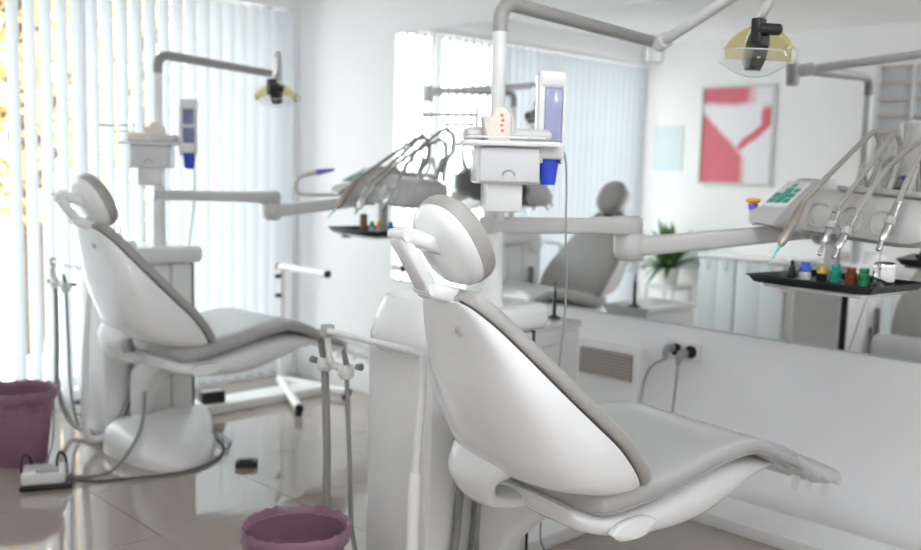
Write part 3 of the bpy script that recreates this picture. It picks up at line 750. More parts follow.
# whips: handpiece, tip and hose; each in a plane of equal u
def handpiece(u, pts, kind, label, group='handpieces in the consoles'):
    """pts: (v, z) from the tip through the handle to the hose end"""
    P = [tp(u, v, z) for v, z in pts]
    t = thing('handpiece', label, 'handpiece', tuple(P[1]), group=group)
    a, b_, c = P[0], P[1], P[2]
    d = (c-b_).normalized(); L = (c-b_).length
    if kind == 'syringe':
        link('handle', MB().tube([b_, b_+d*0.01, b_+d*L*0.35, b_+d*L*0.7, c], [0.007, 0.0125, 0.0165, 0.014, 0.010], 16), 'brass_dark', t, 50)
        link('tip', MB().tube([a, a+(b_-a)*0.4, b_], [0.0015, 0.0025, 0.0045], 10), 'teal', t)
    else:
        link('handle', MB().tube([b_, b_+d*0.008, b_+d*L*0.28, b_+d*L*0.32, b_+d*L*0.62, b_+d*L*0.66, c], [0.0085, 0.011, 0.0125, 0.0105, 0.015, 0.0125, 0.010], 16), 'steel', t, 50)
        link('turbine_head', MB().tube([a, a+(b_-a)*0.35, a+(b_-a)*0.5, b_], [0.007, 0.0085, 0.006, 0.0065], 14), 'steel', t, 50)
        link('grip_ring', MB().tube([b_+d*L*0.40, b_+d*L*0.41, b_+d*L*0.58, b_+d*L*0.59], [0.012, 0.0155, 0.0158, 0.012], 16), 'grey_metal', t, 50)
    hose = smooth_path([c-d*0.01]+P[2:], 6)
    link('hose', MB().tube(hose, [0.0105]*3+[0.0090]*(len(hose)-3), 10), 'whip_hose', t)
    k = P[3]; e = P[-2]
    link('whip_arm', MB().tube([tp(u+0.012, 0.36, 1.352), tp(u+0.012, 0.40, 1.44), e+Vector((0, 0, -0.004))], [0.008, 0.007, 0.005], 10), 'grey_metal', t)
    return t
HP = []
def curl(v, z): return [(v+0.035, z+0.004), (v+0.062, z-0.035), (v+0.055, z-0.11), (v+0.01, z-0.18), (0.415, 1.32)]
HP.append((handpiece(-0.07, [(-0.094, 1.122), (-0.04, 1.177), (0.078, 1.318), (0.267, 1.436), (0.455, 1.546)]+curl(0.462, 1.550), 'syringe', 'air and water syringe with teal tip, hung over the green keys'),
           'air and water syringe on the console by the wall corner'))
HP.append((handpiece(0.05, [(-0.010, 1.158), (0.012, 1.194), (0.078, 1.303), (0.285, 1.466), (0.37, 1.532)]+curl(0.378, 1.536), 'turbine', 'steel turbine handpiece hung next to the teal tipped syringe'),
           'steel handpiece next to the syringe on the console by the wall corner'))
HP.append((handpiece(0.12, [(-0.052, 1.157), (-0.030, 1.183), (0.058, 1.286), (0.228, 1.428), (0.425, 1.523)]+curl(0.433, 1.527), 'turbine', 'steel straight handpiece above the green bottle caps'),
           'steel handpiece over the orange cap, on the console by the wall corner'))
HP.append((handpiece(0.21, [(0.040, 1.185), (0.058, 1.212), (0.138, 1.330), (0.256, 1.478), (0.40, 1.575)]+curl(0.41, 1.577), 'turbine', 'steel handpiece hung above the chrome pot'),
           'steel handpiece farthest from the keypad on the console by the wall corner'))
for o, l2 in HP: both(o, l2)
# curing lamp in the holder at the end of the console
def curing(label, d=(0, 0, 0), tilt=False):
    M = Matrix.Translation(d)
    p = [M @ tp(-0.275, 0.10, 1.235), M @ tp(-0.275, 0.10, 1.285)]
    t = thing('curing_lamp', label, 'curing lamp', tuple(p[0]))
    if not tilt:
        link('holder_clip', MB().tube([M @ tp(-0.275, 0.10, 1.238), M @ tp(-0.225, 0.13, 1.238)], 0.010, 10), 'warm_plastic', t)
        link('barrel', MB().tube([p[0], p[0]+Vector((0, 0, 0.05))], [0.012, 0.013], 14), 'bottle_white', t)
        link('collar', MB().tube([p[0]+Vector((0, 0, 0.045)), p[0]+Vector((0, 0, 0.066))], [0.015, 0.017], 14), 'purple_tip', t)
        link('light_shield', MB().lathe([(0.008, 0.066), (0.022, 0.070), (0.026, 0.078), (0.022, 0.084), (0.0, 0.086)], tuple(p[0]), 20), 'orange', t)
    else:
        P = smooth_path([M @ tp(-0.19, 0.06, 1.240), M @ tp(-0.24, -0.03, 1.235), M @ tp(-0.275, -0.14, 1.24), M @ tp(-0.275, -0.165, 1.29), M @ tp(-0.275, -0.13, 1.33), M @ tp(-0.275, -0.045, 1.348)], 5)
        link('barrel', MB().tube(P, [0.010]*15+[0.014]*(len(P)-15), 12), 'bottle_white', t)
        link('light_tip', MB().tube([P[-1], P[-1]+(P[-1]-P[-3]).normalized()*0.03, P[-1]+(P[-1]-P[-3]).normalized()*0.11], [0.016, 0.014, 0.007], 12), 'purple_tip', t)
    return t
curing('white curing lamp with orange shield standing at the end of the keypad')
curing('white curing lamp with purple tip hooked on the console by the wall corner', DS, True)

# ------------------------------------------------------------------ bottles on the trays
def bottle(u, v, r, hb, hc, mb_, mc, label, d=(0, 0, 0), z0=1.0585, style=0):
    p = TM @ Vector((u, v, z0)) + Vector(d)
    t = thing('bottle', label, 'bottle', tuple(p), group='small bottles on the trays')
    link('body', MB().lathe([(0, 0), (r*0.92, 0), (r, 0.003), (r, hb*0.8), (r*0.75, hb), (0, hb)], tuple(p), 20), mb_, t, 40)
    if style == 0: prof = [(0, hb), (r*0.95, hb), (r*1.0, hb+hc*0.15), (r*0.98, hb+hc*0.45), (r*0.72, hb+hc*0.55), (r*0.75, hb+hc*0.7), (r*0.85, hb+hc*0.8), (r*0.7, hb+hc), (0, hb+hc)]
    else: prof = [(0, hb), (r*0.9, hb), (r*0.9, hb+hc*0.2), (r*0.55, hb+hc*0.4), (r*0.55, hb+hc*0.8), (r*0.35, hb+hc), (0, hb+hc)]
    link('cap', MB().lathe(prof, tuple(p), 20), mc, t, 40)
    return t
BV = 0.165
bottle(-0.135, 0.14, 0.0125, 0.026, 0.034, 'black_plastic', 'black_plastic', 'slim black bottle with tapered cap at the end of the bottle row', style=1)
bottle(-0.092, 0.15, 0.0195, 0.026, 0.032, 'bottle_white', 'cap_blue', 'white bottle with blue screw cap on the black tray')
bottle(-0.040, BV, 0.0175, 0.024, 0.026, 'black_plastic', 'yellow', 'small bottle with yellow cap between blue and teal capped bottles')
bottle(0.008, BV, 0.0190, 0.020, 0.038, 'cap_teal', 'cap_teal', 'small bottle with teal green cap next to the yellow capped one')
bottle(0.062, BV, 0.0185, 0.020, 0.034, 'cap_brown', 'cap_brown', 'small bottle with reddish brown cap')
bottle(0.108, 0.16, 0.0190, 0.020, 0.036, 'cap_green', 'cap_green', 'small bottle with dark green cap beside the chrome pot')
def chrome_pot(label, u, v, r, hh, m, d=(0, 0, 0)):
    p = TM @ Vector((u, v, 1.0585)) + Vector(d)
    t = thing('metal_pot', label, 'pot', tuple(p))
    link('pot_body', MB().lathe([(0, 0), (r*0.96, 0), (r, 0.004), (r, hh*0.72), (r*0.98, hh*0.74)], tuple(p), 28), m, t, 40)
    link('pot_lid', MB().lathe([(r*1.02, hh*0.73), (r*1.03, hh*0.78), (r*0.98, hh*0.92), (r*0.8, hh*0.985), (0, hh)], tuple(p), 28), m, t, 50)
    return t
chrome_pot('shiny chrome lidded pot on the black tray', 0.165, 0.175, 0.0335, 0.082, 'chrome')
chrome_pot('dark brown lidded jar on the black tray by the wall corner', -0.10, 0.14, 0.020, 0.085, 'brown_jar', DS)
bottle(-0.02, 0.14, 0.014, 0.02, 0.03, 'bottle_white', 'cap_teal', 'tiny green capped bottle on the black tray by the wall corner', DS)
bottle(0.03, 0.15, 0.015, 0.02, 0.032, 'bottle_white', 'orange', 'tiny orange capped bottle on the black tray by the wall corner', DS)
bottle(0.12, 0.16, 0.015, 0.02, 0.035, 'bottle_white', 'cap_blue', 'tiny blue capped bottle on the black tray by the wall corner', DS)

# ------------------------------------------------------------------ suction stand with two hoses
def make_suction(label):
    t = thing('suction_stand', label, 'suction stand', (1.76, 1.955, 0), group='suction stands')
    P = smooth_path([(1.90, 1.99, 0.055), (1.82, 1.965, 0.048), (1.765, 1.95, 0.065), (1.742, 1.945, 0.13)], 5)
    link('foot_tube', MB().tube(P, 0.0175, 14), 'white_enamel', t)
    link('post_sleeve', MB().tube([(1.742, 1.945, 0.12), (1.758, 1.95, 0.52), (1.758, 1.95, 0.53)], [0.0175, 0.0175, 0.014], 16), 'white_enamel', t)
    link('post', MB().tube([(1.758, 1.95, 0.52), (1.79, 1.962, 0.80), (1.795, 1.965, 0.868)], 0.0125, 16), 'white_enamel', t)
    P = smooth_path([(1.795, 1.965, 0.862), (1.80, 2.05, 0.866), (1.80, 2.30, 0.866), (1.80, 2.44, 0.866)], 4)
    link('bracket', MB().tube(P, 0.0105, 12), 'white_enamel', t)
    link('bracket_end', MB().box((1.787, 2.42, 0.845), (1.823, 2.455, 0.886), 0.006), 'grey_metal', t)
    link('hanger', MB().tube([(1.805, 2.44, 0.86), (1.815, 2.44, 0.78), (1.83, 2.44, 0.745)], 0.010, 12), 'white_enamel', t)
    for (x, y, z) in ((1.832, 2.485, 0.745), (1.842, 2.385, 0.735)):
        link('clamp', MB().lathe([(0.0, -0.022), (0.018, -0.022), (0.026, -0.012), (0.026, 0.014), (0.020, 0.024), (0, 0.024)], (x, y, z), 22), 'bottle_white', t, 50)
    link('clamp_bridge', MB().tube([(1.832, 2.485, 0.745), (1.83, 2.44, 0.752), (1.842, 2.385, 0.738)], 0.013, 12), 'bottle_white', t)
    for (x, y, z, s_) in ((1.822, 2.52, 0.752, 1), (1.865, 2.36, 0.752, -1)):
        link('clamp_knob', MB().tube([(x, y, z), (x-0.004*s_, y+0.02*s_, z+0.002)], [0.010, 0.012], 12), 'rubber_grey', t)
    return t
suction = both(make_suction('white suction stand with two grey nozzles over the purple bin by the big column'), 'white suction stand with grey nozzles in front of the half open blind')
def suction_hose(label, base, r, pts, nz):
    t = thing('suction_hose', label, 'hose', base, group='suction hoses')
    P = smooth_path(pts, 7)
    link('tube', MB().tube(P, r, 12), 'hose_grey', t)
    a = Vector(pts[0]); b_ = Vector(nz)
    d = b_-a
    link('nozzle', MB().tube([a-d*0.3, a, a+d*0.3, a+d*0.72, a+d*0.74, b_], [r*1.05, r*1.25, r*1.25, r*1.1, r*0.9, r*0.85], 14), 'rubber_grey', t, 50)
    link('nozzle_mouth', MB().tube([b_, b_+d*0.02], r*0.55, 12), 'dark_gap', t)
    return t
h1 = both(suction_hose('thick grey suction hose hanging beside the purple bin by the big column', (1.82, 2.46, 0.05), 0.0130,
    [(1.832, 2.485, 0.77), (1.834, 2.485, 0.68), (1.822, 2.455, 0.45), (1.812, 2.43, 0.22), (1.83, 2.34, 0.06), (1.858, 2.15, 0.03), (1.90, 2.033, 0.06), (1.99, 2.032, 0.16), (2.018, 2.032, 0.34), (2.022, 2.032, 0.56), (2.025, 2.034, 0.70)], (1.818, 2.492, 0.826)),
    'thick grey suction hose looping down before the half open blind')
h2 = both(suction_hose('thin grey suction hose hanging beside the purple bin by the big column', (1.845, 2.38, 0.05), 0.0076,
    [(1.842, 2.385, 0.76), (1.845, 2.383, 0.68), (1.842, 2.36, 0.45), (1.840, 2.335, 0.2), (1.845, 2.25, 0.04), (1.872, 2.09, 0.012), (1.95, 2.036, 0.03), (2.06, 2.036, 0.12), (2.09, 2.036, 0.30), (2.09, 2.037, 0.5), (2.085, 2.040, 0.60)], (1.833, 2.388, 0.806)),
    'thin grey suction hose looping down before the half open blind')

# ------------------------------------------------------------------ low duct boxes along the floor
def duct(label): 
    return single('floor_duct', MB().box((2.40, 2.16, 0.0), (3.285, 2.345, 0.055), 0.006), 'white_enamel', label, 'duct', (2.85, 2.25, 0), group='floor ducts from the units to the wall')
fd1 = both(duct('low white floor duct from the unit column to the wall with the socket'), 'low white floor duct carrying a small black box')
single('floor_duct', MB().box((3.285, -1.5, 0.0), (3.52, 2.345, 0.055), 0.006), 'white_enamel', 'long low white duct lying along the foot of the mirror wall', 'duct', (3.4, 0.4, 0))

for o, l2, d in PAIRS: copy_tree(o, d, l2)

# ------------------------------------------------------------------ purple waste bins
def bin_(name, c, label, r0=0.112, r1=0.152, hh=0.342):
    t = thing('waste_bin', label, 'waste bin', (c[0], c[1], 0), group='purple waste bins')
    x, y = c
    link('bin_body', MB().lathe([(0, 0.002), (r0-0.004, 0.002), (r0, 0.008), (r1-0.006, hh-0.02), (r1-0.009, hh-0.02), (r0-0.004, 0.012), (0, 0.012)], (x, y, 0), 36), 'bag_purple', t, 50)
    link('base_ring', MB().lathe([(r0-0.004, 0.0), (r0+0.004, 0.001), (r0+0.005, 0.012), (r0-0.002, 0.014)], (x, y, 0), 36), 'bin_purple', t)
    # bag folded over the rim, wavy
    rnd = random.Random(len(label)); n = 60; rings = []
    for (r, z, am) in ((r1-0.012, hh-0.10, .003), (r1-0.008, hh-0.03, .003), (r1-0.002, hh-0.004, .003), (r1+0.003, hh+0.004, .004), (r1+0.007, hh-0.004, .005), (r1+0.008, hh-0.022, .006), (r1+0.006, hh-0.042, .007)):
        rings.append([(x+(r+rnd.uniform(-am, am))*math.cos(2*PI*k/n), y+(r+rnd.uniform(-am, am))*math.sin(2*PI*k/n), z+rnd.uniform(-am, am)*1.2) for k in range(n)])
    link('bag_rim', MB().loft(rings, cap=False), 'bin_purple', t, 80)
    rings = []
    for (r, z, am) in ((r1-0.014, hh-0.05, .004), (r1-0.022, hh-0.14, .006), (r0-0.012, 0.06, .006), (r0*0.6, 0.035, .006)):
        rings.append([(x+(r+rnd.uniform(-am, am))*math.cos(2*PI*k/n), y+(r+rnd.uniform(-am, am))*math.sin(2*PI*k/n), z) for k in range(n)])
    link('bag_lining', MB().loft(rings, cap=False), 'bag_purple', t, 80)
    return t
bin_('a', (1.553, 2.24), 'purple waste bin with bag, under the suction nozzles beside the big column')
bin_('b', (1.545, 4.42), 'purple waste bin with bag, standing right before the half open blind')

# ------------------------------------------------------------------ floor things at the far chair
def foot_control():
    x, y = 1.50, 4.02
    t = thing('foot_control', 'white foot control with two black hoops on the floor near the bin by the blind', 'foot control', (x, y, 0))
    M = Matrix.Translation((x, y, 0)) @ Matrix.Rotation(R(-25), 4, 'Z')
    link('base', MB().box((-0.095, -0.075, 0.002), (0.11, 0.075, 0.024), 0.006, M), 'black_plastic', t)
    link('body', MB().box((-0.088, -0.066, 0.02), (0.085, 0.07, 0.078), 0.014, M), 'white_plastic', t)
    link('pedal', MB().box((-0.03, -0.064, 0.074), (0.06, 0.0, 0.09), 0.005, M), 'grey_metal', t)
    for xx in (-0.08, 0.06):
        P = smooth_path([M @ Vector((xx, -0.03, 0.03)), M @ Vector((xx-0.01, -0.02, 0.10)), M @ Vector((xx, 0.02, 0.135)), M @ Vector((xx+0.02, 0.06, 0.10)), M @ Vector((xx+0.025, 0.06, 0.03))], 5)
        link('hoop', MB().tube(P, 0.006, 8), 'black_plastic', t)
    return t
foot_control()
single('foot_pedal', MB().box((-0.05, -0.035, 0), (0.05, 0.035, 0.028), 0.006, Matrix.Translation((2.29, 3.70, 0)) @ Matrix.Rotation(R(-35), 4, 'Z')).box((-0.035, -0.022, 0.026), (0.03, 0.02, 0.036), 0.004, Matrix.Translation((2.29, 3.70, 0)) @ Matrix.Rotation(R(-35), 4, 'Z')),
       'black_plastic', 'small black foot pedal alone on the shiny floor', 'foot pedal', (2.29, 3.70, 0))
bb_ = thing('power_box', 'small black power box standing on the white floor duct by the corner stand', 'power box', (2.66, 4.66, 0.055))
Mb = Matrix.Translation((2.66, 4.66, 0.055)) @ Matrix.Rotation(R(-12), 4, 'Z')
link('case', MB().box((-0.065, -0.04, 0.0), (0.065, 0.04, 0.062), 0.005, Mb), 'black_plastic', bb_)
link('top_plate', MB().box((-0.055, -0.032, 0.061), (0.055, 0.032, 0.066), 0.002, Mb), 'cable_grey', bb_)
# small blue connector beside the chair base with looping cables
cn = thing('cable_connector', 'pale blue cable connector lying at the base of the chair by the blind', 'connector', (2.38, 4.30, 0.0))
link('plug_body', MB().box((-0.04, -0.022, 0.0), (0.04, 0.022, 0.045), 0.01, Matrix.Translation((2.40, 4.28, 0)) @ Matrix.Rotation(R(-40), 4, 'Z')), 'cabinet_paint', cn)
link('plug_end', MB().tube([(2.40, 4.285, 0.05), (2.36, 4.34, 0.075)], [0.016, 0.013], 12), 'cap_blue', cn)
def cord(name, pts, r, m, label):
    P = smooth_path(pts, 7); b = P[0]
    return single(name, MB().tube(P, r, 8), m, label, 'cable', (b.x, b.y, 0))
cord('floor_cable', [(1.56, 3.98, 0.03), (1.66, 3.93, 0.008), (1.80, 3.86, 0.008), (1.95, 3.80, 0.008), (2.10, 3.80, 0.008), (2.25, 3.88, 0.008), (2.36, 4.02, 0.008), (2.40, 4.16, 0.010), (2.40, 4.25, 0.03)], 0.0065, 'cable_dark', 'dark cable on the floor running around the base of the chair by the blind')
cord('floor_cable', [(2.39, 4.30, 0.05), (2.44, 4.20, 0.02), (2.42, 4.06, 0.008), (2.33, 3.98, 0.008), (2.26, 4.02, 0.07), (2.32, 4.10, 0.078), (2.37, 4.02, 0.03), (2.33, 3.93, 0.008), (2.27, 3.88, 0.02)], 0.0035, 'cable_dark', 'thin dark cable curled at the base of the chair by the blind')
cord('floor_cable', [(2.14, 4.415, 0.50), (2.12, 4.36, 0.34), (2.03, 4.20, 0.16), (1.90, 4.04, 0.09), (1.78, 4.00, 0.01), (1.66, 4.00, 0.008), (1.58, 4.02, 0.03)], 0.0085, 'hose_grey', 'grey hose dropping from the unit by the blind to the white foot control')
cord('floor_cable', [(1.46, 4.06, 0.04), (1.50, 4.15, 0.02), (1.58, 4.24, 0.008), (1.66, 4.34, 0.10), (1.70, 4.42, 0.30), (1.72, 4.43, 0.42)], 0.0045, 'cable_grey', 'thin grey cable rising from the white foot control')
# two little rollers of a door track by the window
tr = thing('floor_stop', 'pale floor stop with two dark buffers under the half open blind', 'floor stop', (2.13, 5.06, 0))
link('plate', MB().box((2.05, 5.035, 0.0), (2.21, 5.085, 0.055), 0.008), 'cabinet_paint', tr)
for x in (2.075, 2.185): link('buffer', MB().lathe([(0, 0.045), (0.018, 0.045), (0.022, 0.055), (0.018, 0.075), (0, 0.08)], (x, 5.06, 0), 16), 'cable_dark', tr)

# ------------------------------------------------------------------ white tubular stand in the corner
ts = thing('tubular_stand', 'white tubular stand with dark end caps in the corner by the window', 'stand', (3.2, 4.7, 0))
link('upright', MB().tube([(3.30, 4.93, 0.03), (3.30, 4.93, 0.755)], 0.022, 14), 'white_enamel', ts)
link('top_bar', MB().tube([(3.30, 4.95, 0.755), (3.30, 4.47, 0.755)], 0.021, 14), 'white_enamel', ts)
link('foot_bar', MB().tube([(3.30, 4.95, 0.045), (2.98, 4.28, 0.045)], 0.026, 14), 'white_enamel', ts)
link('foot_bar', MB().tube([(3.30, 4.90, 0.045), (3.42, 4.42, 0.045)], 0.026, 14), 'white_enamel', ts)
for p, q in (((3.30, 4.47, 0.755), (3.30, 4.455, 0.755)), ((2.98, 4.28, 0.045), (2.972, 4.262, 0.045)), ((3.42, 4.42, 0.045), (3.424, 4.40, 0.045)), ((3.30, 4.952, 0.755), (3.30, 4.968, 0.755))):
    link('end_cap', MB().tube([p, q], 0.023, 14), 'black_plastic', ts)
for z in (0.70, 0.58): link('clamp_screw', MB().tube([(3.285, 4.925, z), (3.25, 4.915, z)], 0.014, 12), 'black_plastic', ts)
for (x, y) in ((2.985, 4.29), (3.418, 4.43), (3.30, 4.93)): link('rubber_foot', MB().lathe([(0, 0), (0.02, 0), (0.02, 0.03), (0, 0.03)], (x, y, 0), 12), 'black_plastic', ts)

# ------------------------------------------------------------------ low cabinet with the black stick stand, beside the mirror
lc = thing('low_cabinet', 'low white cabinet by the mirror with a black rod on top', 'cabinet', (3.13, 2.74, 0))
link('carcass', MB().box((2.92, 2.62, 0.04), (3.33, 2.87, 0.705), 0.006), 'white_enamel', lc)
link('cabinet_top', MB().box((2.91, 2.61, 0.705), (3.34, 2.88, 0.73), 0.005), 'white_plastic', lc)
link('plinth', MB().box((2.94, 2.64, 0.0), (3.31, 2.86, 0.04)), 'grey_metal', lc)
for z0, z1 in ((0.06, 0.37), (0.38, 0.69)):
    dr = link('drawer', MB().box((2.93, 2.608, z0), (3.32, 2.621, z1), 0.004), 'white_enamel', lc)
    link('drawer_handle', MB().tube([(3.06, 2.600, z1-0.05), (3.19, 2.600, z1-0.05)], 0.005, 8), 'steel', dr)
rs = thing('rod_holder', 'thin black rod on a round foot standing on the low cabinet', 'holder', (3.285, 2.73, 0.73))
link('round_foot', MB().lathe([(0, 0), (0.030, 0), (0.030, 0.004), (0.012, 0.012), (0.010, 0.02), (0, 0.02)], (3.285, 2.73, 0.73), 22), 'black_plastic', rs, 50)
link('rod', MB().tube([(3.285, 2.73, 0.745), (3.285, 2.73, 0.85), (3.285, 2.73, 0.855), (3.285, 2.73, 0.895)], [0.0085, 0.0085, 0.005, 0.0035], 12), 'black_plastic', rs)

# ------------------------------------------------------------------ wall heater, socket and plugs
wh = thing('wall_heater', 'white wall heater with a brown louvre grille under the mirror', 'heater', (XM, 2.66, 0.16))
link('heater_body', MB().box((3.53, 2.43, 0.16), (XM-0.001, 2.80, 0.60), 0.012), 'white_enamel', wh)
link('grille_back', MB().box((3.524, 2.462, 0.446), (3.532, 2.76, 0.57), 0.002), 'cable_dark', wh)
for k in range(8):
    z = 0.454+k*0.0155
    link('louvre', MB().box((3.512, 2.464, z-0.0045), (3.527, 2.758, z+0.0045), 0.001), 'louvre', wh)
so = thing('wall_socket', 'white double wall socket with dark sockets under the mirror', 'socket', (XM, 2.235, 0.62))
link('cover_plate', MB().box((XM-0.012, 2.15, 0.575), (XM-0.001, 2.325, 0.665), 0.004), 'white_plastic', so)
for y in (2.20, 2.275):
    link('socket_insert', MB().lathe([(0, 0.013), (0.026, 0.013), (0.028, 0.010), (0.028, 0)], n=24, M=Matrix.Translation((XM-0.010, y, 0.622)) @ Matrix.Rotation(R(-90), 4, 'Y')), 'black_plastic', so)
def plug(label, y, z, pts):
    t = thing('power_plug', label, 'plug', (XM-0.04, y, z))
    link('plug_body', MB().tube([(XM-0.022, y, z), (XM-0.05, y, z), (XM-0.066, y+0.002, z-0.012), (XM-0.07, y+0.004, z-0.05)], [0.020, 0.020, 0.017, 0.009], 14), 'cable_grey', t)
    link('cord', MB().tube(smooth_path([(XM-0.07, y+0.004, z-0.045)]+pts, 6), 0.0055, 8), 'cable_grey', t)
plug('grey plug in the socket with its cord hanging straight down', 2.222, 0.615, [(XM-0.07, 2.23, 0.50), (XM-0.075, 2.24, 0.30), (XM-0.08, 2.24, 0.09), (XM-0.14, 2.24, 0.062)])
plug('grey plug in the socket with its cord slanting towards the heater', 2.29, 0.628, [(XM-0.065, 2.37, 0.53), (XM-0.06, 2.41, 0.42), (XM-0.09, 2.405, 0.22), (XM-0.12, 2.34, 0.062)])

# ------------------------------------------------------------------ the opposite wall, seen in the mirror
pic = thing('framed_poster', 'framed poster of white teeth and red lips on the picture wall', 'poster', (XL, 4.20, 1.32))
link('frame', MB().box((XL, 3.855, 1.305), (XL+0.022, 4.545, 1.325)).box((XL, 3.855, 2.125), (XL+0.022, 4.545, 2.145)).box((XL, 3.855, 1.325), (XL+0.022, 3.880, 2.125)).box((XL, 4.525, 1.325), (XL+0.022, 4.545, 2.125)), 'poster_frame', pic)
def poster_material():
    """flat print: generic red and white abstract areas"""
    m = bpy.data.materials.new('poster_print'); m.use_nodes = True; nt = m.node_tree; b = nt.nodes['Principled BSDF']; b.inputs['Roughness'].default_value = 0.35
    tc = nt.nodes.new('ShaderNodeTexCoord')
    n = nt.nodes.new('ShaderNodeTexNoise'); n.inputs['Scale'].default_value = 3.0
    nt.links.new(tc.outputs['Object'], n.inputs['Vector'])
    ad = nt.nodes.new('ShaderNodeVectorMath'); ad.operation = 'MULTIPLY_ADD'; ad.inputs[1].default_value = (0.12, 0.12, 0.12)
    nt.links.new(n.outputs['Color'], ad.inputs[0]); nt.links.new(tc.outputs['Object'], ad.inputs[2])
    sp = nt.nodes.new('ShaderNodeSeparateXYZ'); nt.links.new(ad.outputs[0], sp.inputs[0])
    def mth(op, a, b_=None):
        x = nt.nodes.new('ShaderNodeMath'); x.operation = op
        for i, v in enumerate((a, b_)):
            if v is None: continue
            if isinstance(v, (int, float)): x.inputs[i].default_value = v
            else: nt.links.new(v, x.inputs[i])
        return x.outputs[0]
    def sm(v, e0, e1):
        r = nt.nodes.new('ShaderNodeMapRange'); r.inputs[1].default_value = e0; r.inputs[2].default_value = e1; nt.links.new(v, r.inputs[0]); return r.outputs[0]
    Y, Z = sp.outputs[1], sp.outputs[2]     # local: y from -0.33 (right in the mirror) to 0.33, z from 0 to 0.8
    top = sm(Z, 0.70, 0.75)
    topm = mth('MULTIPLY', top, sm(Y, -0.12, 0.0))
    low = mth('MULTIPLY', sm(mth('SUBTRACT', mth('ADD', mth('MULTIPLY', Y, 0.9), 0.30), Z), -0.03, 0.04), sm(Y, -0.06, 0.02))
    arc = mth('SUBTRACT', 0.06, mth('ABSOLUTE', mth('SUBTRACT', mth('ADD', mth('MULTIPLY', mth('MAXIMUM', mth('SUBTRACT', 0.56, Z), 0.0), 1.1), -0.20), Y)))
    arcm = mth('MULTIPLY', mth('MULTIPLY', sm(arc, 0.0, 0.03), sm(Z, 0.30, 0.36)), sm(mth('MULTIPLY', Z, -1.0), -0.74, -0.68))
    red = mth('MAXIMUM', mth('MAXIMUM', topm, low), arcm)
    mx = nt.nodes.new('ShaderNodeMix'); mx.data_type = 'RGBA'
    mx.inputs[6].default_value = (0.80, 0.79, 0.83, 1); mx.inputs[7].default_value = (0.64, 0.13, 0.16, 1)
    nt.links.new(red, mx.inputs[0]); nt.links.new(mx.outputs[2], b.inputs['Base Color'])
    MATS['poster_print'] = m
poster_material()
pr = link('print', MB().box((0.004, -0.325, 0.005), (0.010, 0.325, 0.805)), 'poster_print', pic, off=Vector((0, 0, 0)))
single('wall_notice', MB().box((XL, 4.72, 1.41), (XL+0.006, 5.02, 1.815)), 'notice_blue', 'pale blue sheet on the wall between poster and window', 'notice', (XL, 4.87, 1.41))
# base cupboards, each unit a thing, below the poster
cupn = ['pale cupboard nearest the plant with two narrow doors', 'pale cupboard under the poster between the other two', 'pale cupboard farthest from the plant beside the glass wall cabinet']
for k, (y1, y0) in enumerate(((4.30, 3.96), (3.95, 3.53), (3.36, 2.80))):
    t = thing('base_cupboard', cupn[k], 'cupboard', (XL+0.16, (y0+y1)/2, 0), group='cupboards under the poster')
    link('carcass', MB().box((XL+0.002, y0, 0.08), (XL+0.30, y1, 0.70), 0.004), 'cabinet_paint', t)
    link('plinth', MB().box((XL+0.002, y0+0.01, 0), (XL+0.27, y1-0.01, 0.08)), 'cabinet_back', t)
    for a, b_ in ((y0+0.004, (y0+y1)/2-0.002), ((y0+y1)/2+0.002, y1-0.004)):
        dd = link('door', MB().box((XL+0.30, a, 0.09), (XL+0.318, b_, 0.695), 0.003), 'cabinet_paint', t)
        link('handle', MB().tube([(XL+0.330, (a+b_)/2, 0.60), (XL+0.330, (a+b_)/2, 0.67)], 0.005, 8), 'steel', dd)
link_top = single('worktop', MB().box((XL+0.001, 2.79, 0.702), (XL+0.335, 4.31, 0.73), 0.004), 'white_plastic', 'white worktop running over the pale cupboards', 'worktop', (XL+0.16, 3.6, 0.70))
single('gap_shade_block', MB().box((XL+0.002, 3.365, 0.0), (XL+0.30, 3.525, 0.70), 0.004), 'grey_metal', 'grey panel standing for the shaded gap between two pale cupboards', 'panel', (XL+0.15, 3.45, 0))  # solid grey block stands for the shade in the cupboard gap
gc = thing('wall_cabinet', 'grey wall cabinet with open wooden shelves on the picture wall', 'cabinet', (XL, 2.72, 1.50))
link('back', MB().box((XL+0.001, 2.42, 1.50), (XL+0.015, 3.02, 2.24)), 'cabinet_back', gc)
for y in (2.42, 2.74, 3.0): link('upright', MB().box((XL+0.015, y, 1.50), (XL+0.07, y+0.022, 2.24)), 'alu_frame', gc)
for k in range(7): link('shelf', MB().box((XL+0.015, 2.442, 1.50+k*0.12), (XL+0.065, 2.74, 1.514+k*0.12)), 'shelf_wood', gc)
for k in range(7): link('shelf', MB().box((XL+0.015, 2.762, 1.50+k*0.12), (XL+0.065, 3.0, 1.514+k*0.12)), 'shelf_wood', gc)
# potted plant on a white stand
ps = thing('plant_stand', 'white square stand under the potted plant', 'stand', (0.06, 4.64, 0))
link('stand_top', MB().box((-0.10, 4.49, 0.38), (0.22, 4.79, 0.41), 0.004), 'pot_white', ps)
for sx in (-0.085, 0.205):
    for sy in (4.505, 4.775): link('leg', MB().box((sx-0.015, sy-0.015, 0), (sx+0.015, sy+0.015, 0.38)), 'pot_white', ps)
pp = thing('potted_plant', 'leafy green plant in a white pot below the blue notice', 'plant', (0.06, 4.64, 0.41))
pot = link('pot', MB().lathe([(0, 0.0), (0.075, 0.0), (0.10, 0.15), (0.106, 0.16), (0.096, 0.16), (0.09, 0.14), (0, 0.14)], (0.06, 4.64, 0.41), 28), 'pot_white', pp)
link('soil', MB().lathe([(0, 0.145), (0.09, 0.145), (0.09, 0.138)], (0.06, 4.64, 0.41), 20), 'soil', pot)
rnd = random.Random(11)
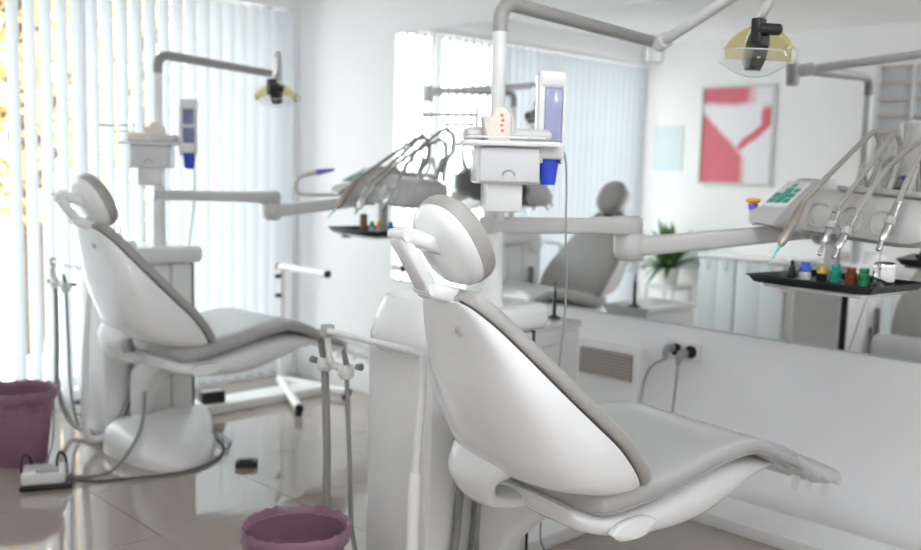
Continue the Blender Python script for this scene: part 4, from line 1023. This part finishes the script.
for k in range(64):
    a = rnd.uniform(0, 2*PI); l = rnd.uniform(0.26, 0.52); el = rnd.uniform(0.35, 1.45); w = rnd.uniform(0.022, 0.038)
    P = []
    for j in range(7):
        q = j/6
        e2 = el-1.5*q*(1.2-el*0.6)
        P.append((l*q*math.cos(el)*(1+0.2*q), l*(q*math.sin(el)-0.55*q*q*(1.45-el)*0.9)))
    L = []; Rr = []
    for j, (rr_, zz) in enumerate(P):
        ww = w*math.sin(PI*(0.12+0.86*j/6))
        c = Vector((0.06+(0.02+rr_)*math.cos(a), 4.64+(0.02+rr_)*math.sin(a), 0.555+zz)); s_ = Vector((-math.sin(a), math.cos(a), 0.0))*ww
        if c.x < XL+0.03: c.x = XL+0.03
        c.y = min(max(c.y, 4.36), 5.02)
        L.append([c-s_, c+Vector((0, 0, -0.004)), c+s_])
    link('leaf', MB().loft(L, cap=False, closed=False), 'leaf_green', pp, 80)

# ------------------------------------------------------------------ outdoors: pale paving and autumn trees beyond the window
gr = struct('ground', MB().box((-30, YW+0.32, -0.5), (40, 60, -0.35)), 'pavement')
def tree(x, y, hh, cr, n, seed, label):
    rnd = random.Random(seed)
    t = thing('autumn_tree', label, 'tree', (x, y, -0.35), group='yellow trees outside')
    link('trunk', MB().tube(smooth_path([(x, y, -0.35), (x+0.05, y, 0.6), (x-0.03, y+0.05, 1.6), (x, y, hh*0.75)], 4), [0.13]*5+[0.10]*4+[0.06]*4, 10), 'bark', t)
    br = MB()
    for k in range(9):
        a = rnd.uniform(0, 2*PI); z = rnd.uniform(0.9, hh*0.6)
        br.tube([(x, y, z), (x+0.5*cr*math.cos(a), y+0.5*cr*math.sin(a), z+0.5), (x+0.9*cr*math.cos(a), y+0.9*cr*math.sin(a), z+0.8)], [0.04, 0.025, 0.01], 6)
    link('branches', br, 'bark', t)
    lf = MB()
    for k in range(n):
        while True:
            p = Vector((rnd.uniform(-1, 1), rnd.uniform(-1, 1), rnd.uniform(-1, 1)))
            if p.length < 1: break
        c = Vector((x+p.x*cr, y+p.y*cr, hh*0.62+p.z*hh*0.45))
        s_ = rnd.uniform(0.05, 0.10)
        u = Vector((rnd.uniform(-1, 1), rnd.uniform(-1, 1), rnd.uniform(-1, 1))).normalized(); v = u.orthogonal().normalized()
        lf.add([c-u*s_, c-v*s_*0.6, c+u*s_, c+v*s_*0.6], [(0, 1, 2, 3)])
    f = link('foliage', lf, 'leaf_yellow', t, 180); f['kind'] = 'stuff'
tree(3.1, 8.6, 3.9, 0.95, 2600, 1, 'tall yellow leaved tree outside, showing through the blind above the purple bin')
tree(5.0, 10.2, 3.7, 0.9, 1500, 2, 'slimmer yellow leaved tree outside, beyond the tall one')

for o in list(bpy.data.objects):
    if '_o' in o: del o['_o']
